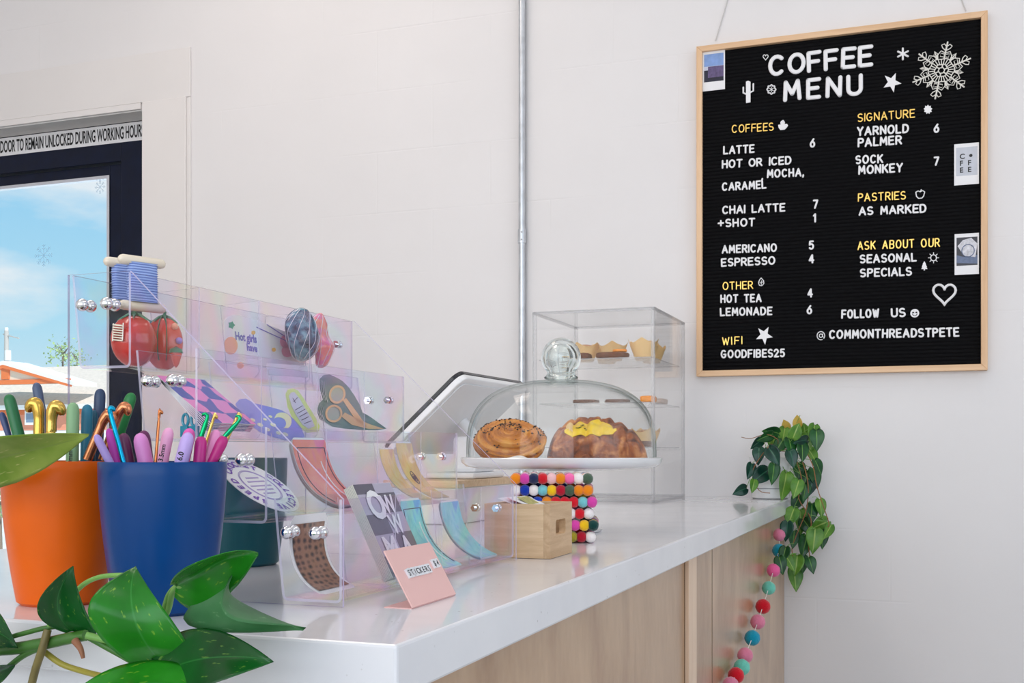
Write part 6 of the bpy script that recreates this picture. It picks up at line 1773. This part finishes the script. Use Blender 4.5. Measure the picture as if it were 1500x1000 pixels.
# ============================================================ plants and the pompom garland
def leaf_mat(name, c0, c1, splash=None, rough=0.3, vein=None, sc=18, edge=None):
    m, t, out = newmat(name); p = t.nodes.new('ShaderNodeBsdfPrincipled'); p.inputs['Roughness'].default_value = rough; p.inputs['Specular IOR Level'].default_value = 0.45
    tcn = t.nodes.new('ShaderNodeTexCoord'); n = t.nodes.new('ShaderNodeTexNoise'); n.inputs['Scale'].default_value = sc; n.inputs['Detail'].default_value = 4
    t.links.new(tcn.outputs['Object'], n.inputs['Vector']); r = ramp(t, [(0.32, c0), (0.68, c1)]); t.links.new(n.outputs[0], r.inputs[0]); col = r.outputs[0]
    uv = t.nodes.new('ShaderNodeUVMap'); sp = t.nodes.new('ShaderNodeSeparateXYZ'); t.links.new(uv.outputs[0], sp.inputs[0])
    if splash:
        mp_ = t.nodes.new('ShaderNodeMapping'); mp_.inputs['Scale'].default_value = (7, 12, 1); mp_.inputs['Rotation'].default_value = (0, 0, 0.5); t.links.new(uv.outputs[0], mp_.inputs[0])
        n2 = t.nodes.new('ShaderNodeTexNoise'); n2.inputs['Scale'].default_value = 1.0; n2.inputs['Detail'].default_value = 3; t.links.new(mp_.outputs[0], n2.inputs['Vector'])
        r2 = ramp(t, [(0.63, (0, 0, 0)), (0.69, (0.75, 0.75, 0.75))]); t.links.new(n2.outputs[0], r2.inputs[0])
        mx_ = t.nodes.new('ShaderNodeMix'); mx_.data_type = 'RGBA'; mx_.inputs[7].default_value = rgba(splash); t.links.new(r2.outputs[0], mx_.inputs[0]); t.links.new(col, mx_.inputs[6]); col = mx_.outputs[2]
    if vein:
        a = t.nodes.new('ShaderNodeMath'); a.operation = 'SUBTRACT'; a.inputs[1].default_value = 0.5; t.links.new(sp.outputs[1], a.inputs[0])
        b_ = t.nodes.new('ShaderNodeMath'); b_.operation = 'ABSOLUTE'; t.links.new(a.outputs[0], b_.inputs[0])
        r3 = ramp(t, [(0.0, (1, 1, 1)), (vein[1], (0, 0, 0))]); t.links.new(b_.outputs[0], r3.inputs[0])
        mx2 = t.nodes.new('ShaderNodeMix'); mx2.data_type = 'RGBA'; mx2.inputs[7].default_value = rgba(vein[0]); t.links.new(r3.outputs[0], mx2.inputs[0]); t.links.new(col, mx2.inputs[6]); col = mx2.outputs[2]
    t.links.new(col, p.inputs['Base Color'])
    tl_ = t.nodes.new('ShaderNodeBsdfTranslucent'); t.links.new(col, tl_.inputs[0]); ms = t.nodes.new('ShaderNodeMixShader'); ms.inputs[0].default_value = 0.22
    t.links.new(p.outputs[0], ms.inputs[1]); t.links.new(tl_.outputs[0], ms.inputs[2])
    t.links.new(ms.outputs[0], out.inputs[0]); return m
M_poth = leaf_mat('pothos_leaf', srgb(12, 100, 16), srgb(44, 152, 34), srgb(150, 200, 60), 0.26, (srgb(60, 150, 60), 0.02))
M_poth2 = leaf_mat('pothos_leaf_dark', srgb(6, 66, 22), srgb(18, 98, 34), srgb(110, 160, 60), 0.26, (srgb(40, 120, 50), 0.02))
M_poth3 = leaf_mat('pothos_leaf_olive', srgb(112, 146, 40), srgb(170, 182, 88), srgb(196, 192, 124), 0.45, (srgb(130, 150, 70), 0.03))
M_poth4 = leaf_mat('pothos_leaf_grey', srgb(46, 110, 58), srgb(84, 146, 92), srgb(110, 160, 110), 0.4, (srgb(120, 170, 120), 0.03))
M_stem = plain('pothos_stem', srgb(62, 110, 40), 0.45, noise=0.15, nscale=60)
M_stem2 = plain('brown_stem', srgb(110, 98, 50), 0.5, noise=0.2, nscale=60)
M_petiole = plain('pale_green_petiole', srgb(120, 170, 82), 0.45, noise=0.08, nscale=50)
def qb(a, b, c, t): return a*((1-t)**2)+b*(2*t*(1-t))+c*(t*t)
HEART = [(0.0, 0.34), (0.04, 0.62), (0.10, 0.82), (0.20, 0.97), (0.32, 1.0), (0.45, 0.94), (0.58, 0.80), (0.70, 0.61), (0.80, 0.42), (0.88, 0.26), (0.94, 0.13), (1.0, 0.0)]
SLIM = [(0.0, 0.20), (0.05, 0.50), (0.12, 0.75), (0.25, 0.97), (0.40, 1.0), (0.55, 0.90), (0.70, 0.68), (0.82, 0.44), (0.92, 0.20), (1.0, 0.0)]
def prof_at(P, t):
    for (a, b), (c, d) in zip(P, P[1:]):
        if t <= c: return b+(d-b)*(t-a)/(c-a)
    return 0
def leaf(parent, base, mid, tip, side, mat, fold=0.35, shape=HEART, up=None, name='leaf', asym=0.0, wave=0.04, lobe=0.10, nu=26, nv=14, th=0.0004):
    """midrib base-mid-tip, side = half-width vector; the two halves rise by fold; heart lobes reach back behind the base"""
    base, mid, tip, side = map(Vector, (base, mid, tip, side)); W_ = side.length; sd = side.normalized()
    ax = (tip-base).normalized(); nn = ax.cross(sd).normalized()
    if up is not None and nn.dot(Vector(up)) < 0: nn = -nn
    def fn(u, v):
        s = (v-0.5)*2; w = prof_at(shape, u)*W_*(1+asym*(1 if s > 0 else -1))
        p = qb(base, mid, tip, u)
        back = lobe*(1-u)**5*abs(s)*(tip-base).length
        return p+sd*(s*w)+nn*(fold*abs(s)**1.3*w*(1-0.4*u)+wave*W_*math.sin(7*u+2*s))-ax*back
    b = MB(); ix = b.grid(fn, nu, nv, 0)
    o = b.build(name, mat, parent, sharp=180)
    so = o.modifiers.new('thickness', 'SOLIDIFY'); so.thickness = th; so.offset = 0
    return o
# ---- the pothos in the foreground: its pot stands left of the picture on the counter, the vine trails along the near edge
pot = Vector((-1.04, 0.86, ZC))
po = thing('pothos_plant', 'trailing green pothos vine along the near edge of the counter in the foreground', 'plant', pot)
b = MB(); b.lathe([(0, 0.0005), (0.045, 0.0005), (0.050, 0.004), (0.064, 0.105), (0.066, 0.110), (0.062, 0.110), (0.058, 0.095), (0, 0.095)], pot, 40); b.build('pot', M_porc, po, sharp=40)
b = MB(); b.lathe([(0, 0.096), (0.058, 0.0955)], pot, 24); b.build('soil', plain('dark_soil', (0.03, 0.02, 0.015), 0.95, bump=0.8, bscale=150), po)
def sp(pts, Y): return [at_y(x, y, Y+dy) for x, y, dy in pts]
def stem(pts, r, mat, name='stem', n=10):
    P = []
    q = [pts[0]]+pts+[pts[-1]]
    for i in range(1, len(q)-2):
        for k in range(5):
            t = k/5; a, b_, c, d = q[i-1], q[i], q[i+1], q[i+2]
            P.append(0.5*((2*b_)+(c-a)*t+(2*a-5*b_+4*c-d)*t*t+(3*b_-a-3*c+d)*t**3))
    P.append(pts[-1]); rr_ = r if not isinstance(r, tuple) else [r[0]+(r[1]-r[0])*k/(len(P)-1) for k in range(len(P))]
    b = MB(); b.tube(P, rr_, n); return b.build(name, mat, po)
YP = 0.70
main = [Vector((pot.x+0.02, pot.y-0.02, ZC+0.097)), Vector((pot.x+0.06, 0.78, ZC+0.13)), at_y(-120, 948, YP)]+sp([(0, 951, 0), (60, 943, 0), (104, 934, 0), (126, 930, 0.0)], YP)
stem(main, (0.0056, 0.0044), M_stem)
stem(sp([(72, 916, 0), (84, 905, 0), (98, 895, 0), (107, 872, 0.01), (125, 854, 0.01), (150, 844, 0.005), (186, 842, 0.0)], YP), (0.0022, 0.0019), M_petiole, 'petiole')
stem(sp([(70, 922, -.005), (62, 950, -.008), (52, 980, -.008), (44, 1012, -.008)], YP), 0.0031, M_stem2)
stem(sp([(66, 955, 0), (90, 972, 0), (122, 983, 0), (150, 990, -.01)], YP), 0.0024, plain('yellow_green_stem', srgb(150, 140, 50), 0.45), 'petiole')
stem(sp([(-20, 998, 0), (8, 980, 0), (34, 960, 0), (60, 948, 0)], YP), 0.0025, M_stem, 'petiole')
stem(sp([(18, 932, 0), (40, 926, 0), (64, 920, 0), (100, 915, .005)], YP), 0.0020, M_stem, 'petiole')
stem(sp([(110, 938, -.006), (118, 950, -.008), (122, 964, -.008)], YP), (0.0032, 0.0014), plain('aerial_root', srgb(146, 96, 66), 0.6), 'aerial_root')
stem(sp([(126, 930, 0), (180, 940, .012), (225, 925, .016), (245, 895, .014), (252, 870, .008), (264, 852, 0)], YP-0.012), (0.0028, 0.0022), M_petiole, 'petiole')
stem(sp([(240, 892, .012), (246, 872, .010), (256, 860, .006), (268, 858, 0), (300, 850, 0.01), (345, 838, 0.012)], YP-0.012), 0.0018, M_petiole, 'petiole')
stem(sp([(126, 930, 0), (170, 955, .01), (215, 978, .012), (255, 976, .006)], YP-0.01), (0.0028, 0.002), M_stem, 'petiole')
def pleaf(base, mid, tip, half, Y, dys, mat, fold=0.3, shape=HEART, **kw):
    """base, mid, tip in the photo; half = a point of the photo that lies half a width away from mid"""
    B_, M_, T_ = at_y(base[0], base[1], Y+dys[0]), at_y(mid[0], mid[1], Y+dys[1]), at_y(tip[0], tip[1], Y+dys[2])
    ctrl = M_*2-(B_+T_)*0.5
    H = at_y(half[0], half[1], Y+dys[3])
    return leaf(po, B_, ctrl, T_, H-M_, mat, fold, shape, up=-FWD+UP*0.4, **kw)
# big upright heart leaf
pleaf((240, 972), (196, 902), (199, 829), (268, 920), YP-0.03, (0.02, -0.012, 0.012, 0.004), M_poth, 0.10, lobe=0.16)
# folded leaf reaching right above it
pleaf((258, 858), (316, 826), (378, 811), (330, 858), YP-0.012, (0, -0.012, 0.004, 0.016), M_poth, 0.42, SLIM, lobe=0.05)
# hanging curled leaf
pleaf((343, 838), (352, 882), (446, 921), (322, 892), YP-0.006, (0.006, -0.004, 0.006, 0.02), M_poth4, 0.75, SLIM, lobe=0.02)
# dark leaf at the lower right
pleaf((240, 985), (318, 962), (400, 968), (312, 918), YP-0.035, (0.01, -0.004, 0.0, 0.012), M_poth2, 0.16, lobe=0.10)
# leaf cut by the lower edge
pleaf((290, 1016), (190, 1002), (90, 1032), (190, 972), YP-0.05, (0, -0.006, 0, 0.02), M_poth, 0.14, lobe=0.08)
# small curled leaf on the left
pleaf((108, 924), (84, 888), (107, 829), (124, 896), YP-0.01, (0.01, -0.004, 0.008, 0.018), M_poth2, 0.45, lobe=0.05)
# leaves at the left edge
pleaf((-34, 930), (-6, 925), (26, 948), (-2, 893), YP-0.01, (0, -0.004, 0, 0.01), M_poth2, 0.2)
pleaf((-40, 985), (-8, 985), (22, 975), (-6, 1004), YP-0.01, (0, -0.004, 0, 0.01), M_poth2, 0.2)
# olive leaf crossing in front of the orange cup
stem([main[1], Vector((pot.x+0.09, 0.74, ZC+0.19)), at_y(-130, 700, 0.72), at_y(-95, 680, 0.72)], 0.0022, M_petiole, 'petiole')
pleaf((-95, 680), (10, 668), (130, 637), (20, 706), 0.725, (0, -0.010, 0.004, 0.012), M_poth3, 0.20, SLIM, lobe=0.03)

# ---- heart-leaf plant in a white pot at the far end of the counter
M_phil = leaf_mat('heart_leaf', srgb(14, 66, 34), srgb(44, 108, 50), None, 0.28, (srgb(130, 180, 90), 0.05), 30)
M_phil2 = leaf_mat('heart_leaf_bright', srgb(70, 128, 40), srgb(118, 168, 62), None, 0.3, (srgb(180, 205, 110), 0.06), 30)
M_phil3 = leaf_mat('heart_leaf_blue', srgb(16, 58, 48), srgb(30, 82, 64), None, 0.25, (srgb(60, 120, 90), 0.05), 30)
M_gold_leaf = leaf_mat('young_gold_leaf', srgb(206, 170, 70), srgb(226, 196, 100), None, 0.35, None, 30)
M_vine = plain('reddish_vine', srgb(140, 92, 52), 0.5, noise=0.2, nscale=80)
ph = Vector((-0.415, 3.265, ZC))
pl_ = thing('hanging_plant', 'bushy heart-leaf plant in a white pot trailing over the counter end', 'plant', ph)
b = MB(); b.lathe([(0, 0.0005), (0.048, 0.0005), (0.053, 0.004), (0.056, 0.03), (0.058, 0.115), (0.060, 0.118), (0.054, 0.118), (0.052, 0.105), (0, 0.105)], ph, 48); b.build('pot', M_porc, pl_, sharp=40)
b = MB(); b.tube([ph+Vector((0.0570*math.cos(2*PI*k/40), 0.0570*math.sin(2*PI*k/40), 0.030)) for k in range(41)], 0.0008, 6); b.build('pot_band', plain('grey_band', (0.2, 0.21, 0.24), 0.5), pl_)
rg = random.Random(21)
def ph_leaf(px, py, Y, size, ang, tilt, mat):
    """heart leaf hanging with its tip towards ang (degrees, 270 = straight down in the photo)"""
    c = at_y(px, py, Y); a = math.radians(ang); d = RGT*math.cos(a)+UP*math.sin(a)+FWD*(-0.35*tilt); d.normalize()
    sd = (RGT*(-math.sin(a))+UP*math.cos(a)+FWD*rg.uniform(-0.5, 0.5)).normalized(); sd = (sd-d*sd.dot(d)).normalized()
    L_ = size/1640*(c-EYE).dot(FWD)
    base = c-d*L_*0.5; tip = c+d*L_*0.5+UP*(-0.06*L_)
    ctrl = c+(-FWD+UP*0.5)*L_*0.12
    b0 = leaf(pl_, base, ctrl, tip, sd*L_*0.37, mat, rg.uniform(0.12, 0.4), HEART, up=-FWD+UP*0.4, nu=14, nv=8, wave=0.03)
    return base
LV = [ # x, y, size, tip angle, material 0 green 1 bright 2 blue green 3 gold
 (1083,719,24,200,2),(1098,690,24,250,2),(1111,668,26,265,2),(1108,650,22,215,2),(1120,640,26,200,0),(1133,648,28,262,1),(1128,632,26,170,0),(1134,668,30,300,2),(1112,698,34,215,2),(1132,694,30,262,0),(1148,712,40,258,1),
 (1147,640,28,255,1),(1158,655,28,280,0),(1150,622,20,110,3),(1168,616,20,95,3),(1166,630,26,70,1),(1178,628,22,100,1),(1190,634,26,250,1),(1196,645,30,270,0),(1182,648,26,300,1),(1175,662,28,268,0),(1190,668,26,300,1),(1198,684,24,290,0),
 (1170,690,26,265,0),(1180,702,26,250,0),(1194,700,30,280,0),(1166,716,28,250,1),(1178,722,26,260,0),(1166,736,28,240,0),(1158,758,30,245,1),(1172,764,36,268,1),(1188,752,30,262,0),(1202,744,26,275,1),(1184,772,30,300,0),(1198,770,34,200,1),(1212,778,26,235,1),
 (1152,778,28,262,2),(1162,790,26,260,0),(1178,800,32,255,0),(1192,792,36,262,1),(1204,790,26,270,0),(1148,812,24,250,0),(1166,828,30,258,1),(1144,828,26,280,0),(1158,826,24,300,1),(1176,826,26,265,0),(1164,848,34,275,1),(1188,828,24,285,0),(1172,646,24,190,2),(1140,655,26,235,0),(1103,712,20,255,1),(1187,715,22,255,2),(1160,672,26,280,2)]
PM = [M_phil, M_phil2, M_phil3, M_gold_leaf]
top = ph+Vector((0, 0, 0.115)); bases = []
for (x, y, s_, a, m_) in LV:
    hang = y > 728
    if hang: Y = 3.24+rg.uniform(-0.05, 0.05)
    elif x > 1168: Y = 3.24+rg.uniform(-0.05, 0.04)
    else: Y = 3.185+rg.uniform(-0.03, 0.02) if y > 660 else 3.23+rg.uniform(-0.05, 0.05)
    if hang or x > 1165:
        # keep clear of the slab: hanging leaves stay outside its right edge
        c = at_y(x, y, Y)
        while c.x < CX1+0.012 and c.z < ZC+0.03 and Y > 2.9: Y -= 0.02; c = at_y(x, y, Y)
    bases.append((ph_leaf(x, y, Y, s_, a, rg.uniform(0.2, 1.0), PM[m_]), hang, x, y))
# vines: over the rim, down the counter's end
def vine(px, Y0_, name='vine', m=M_vine, r=0.0014):
    pts = [top, top+Vector((0.01, -0.02, 0.02))]+[at_y(x, y, Y0_) for x, y in px]
    q = [pts[0]]+pts+[pts[-1]]; P = []
    for i in range(1, len(q)-2):
        for k in range(4):
            t = k/4; a, b_, c, d = q[i-1], q[i], q[i+1], q[i+2]; P.append(0.5*((2*b_)+(c-a)*t+(2*a-5*b_+4*c-d)*t*t+(3*b_-a-3*c+d)*t**3))
    P.append(pts[-1]); b = MB(); b.tube(P, r, 6); b.build(name, m, pl_)
vine([(1165, 660), (1180, 690), (1184, 720), (1180, 750), (1168, 780), (1160, 805), (1166, 830)], 3.20)
vine([(1172, 655), (1190, 680), (1196, 710), (1204, 735), (1214, 765), (1212, 772)], 3.21)
vine([(1160, 665), (1174, 700), (1170, 730), (1188, 760), (1184, 790), (1186, 815)], 3.22)
vine([(1130, 650), (1112, 672), (1102, 694), (1112, 718), (1128, 722)], 3.17, r=0.0011)
vine([(1140, 645), (1122, 636), (1100, 642), (1086, 640)], 3.20, r=0.0010)
b = MB()
for base, hang, x, y in bases:
    if hang: e_ = at_y(1178+(x-1178)*0.5, y-16, 3.20)
    else: e_ = top+Vector((rg.uniform(-0.03, 0.03), rg.uniform(-0.03, 0.03), 0.0))
    mid_ = (base+e_)*0.5+UP*0.012
    if not hang and x < 1165: b.tube([base, mid_, e_], 0.0009, 5)
    else: b.tube([base, (base+e_)*0.5+UP*0.004, e_ if hang else at_y(1172, min(y, 720)-8, 3.21)], 0.0009, 5)
b.build('petioles', M_petiole, pl_)['kind'] = 'stuff'

# ---- pompom garland hanging by the counter panel
gx_ = CX1-0.025+0.0205
GBL = [(1142, 783, 'pinkg', 19), (1141, 806, 'bluet', 20), (1133, 835, 'hotpink', 20), (1126, 861, 'mint', 20), (1117.5, 888, 'redg', 22), (1110, 910.5, 'rose', 22), (1102, 934, 'bluet', 23), (1091.5, 959.5, 'rose', 23), (1086.5, 977, 'mint', 24), (1078, 989, 'redg', 24), (1070, 1003, 'pinkg', 24)]
GC = {k: plain('pompom_'+k, srgb(*c), 0.95, spec=0.1, sheen=0.4, bump=0.6, bscale=300, noise=0.06) for k, c in dict(pinkg=(222, 130, 160), bluet=(20, 150, 180), hotpink=(236, 100, 158), mint=(110, 200, 180), redg=(206, 22, 40), rose=(222, 128, 156)).items()}
g0 = at_x(1142, 783, gx_)
ga = thing('pompom_garland', 'felt ball garland in pink, blue, mint and red hanging beside the plywood panel', 'garland', g0)
gp = []
for (x, y, k, s_) in GBL:
    c = at_x(x, y, gx_); d_ = (c-EYE).dot(FWD); r = min(s_/1640*d_/2, 0.0198); gp.append(c)
    b = MB(); b.ball(c, r, 24, 16, fn=lambda d: 1+0.012*math.sin(9*d.x+4*d.y)+0.01*math.sin(11*d.z+3)); b.build('felt_ball', GC[k], ga)
b = MB(); st = [Vector((gx_, WY-0.02, ZC-0.045))]+[gp[0]+Vector((0, 0.02, 0.02))]+gp; b.tube(st, 0.0009, 6)
b.build('string', plain('white_string', (0.8, 0.78, 0.76), 0.8), ga)
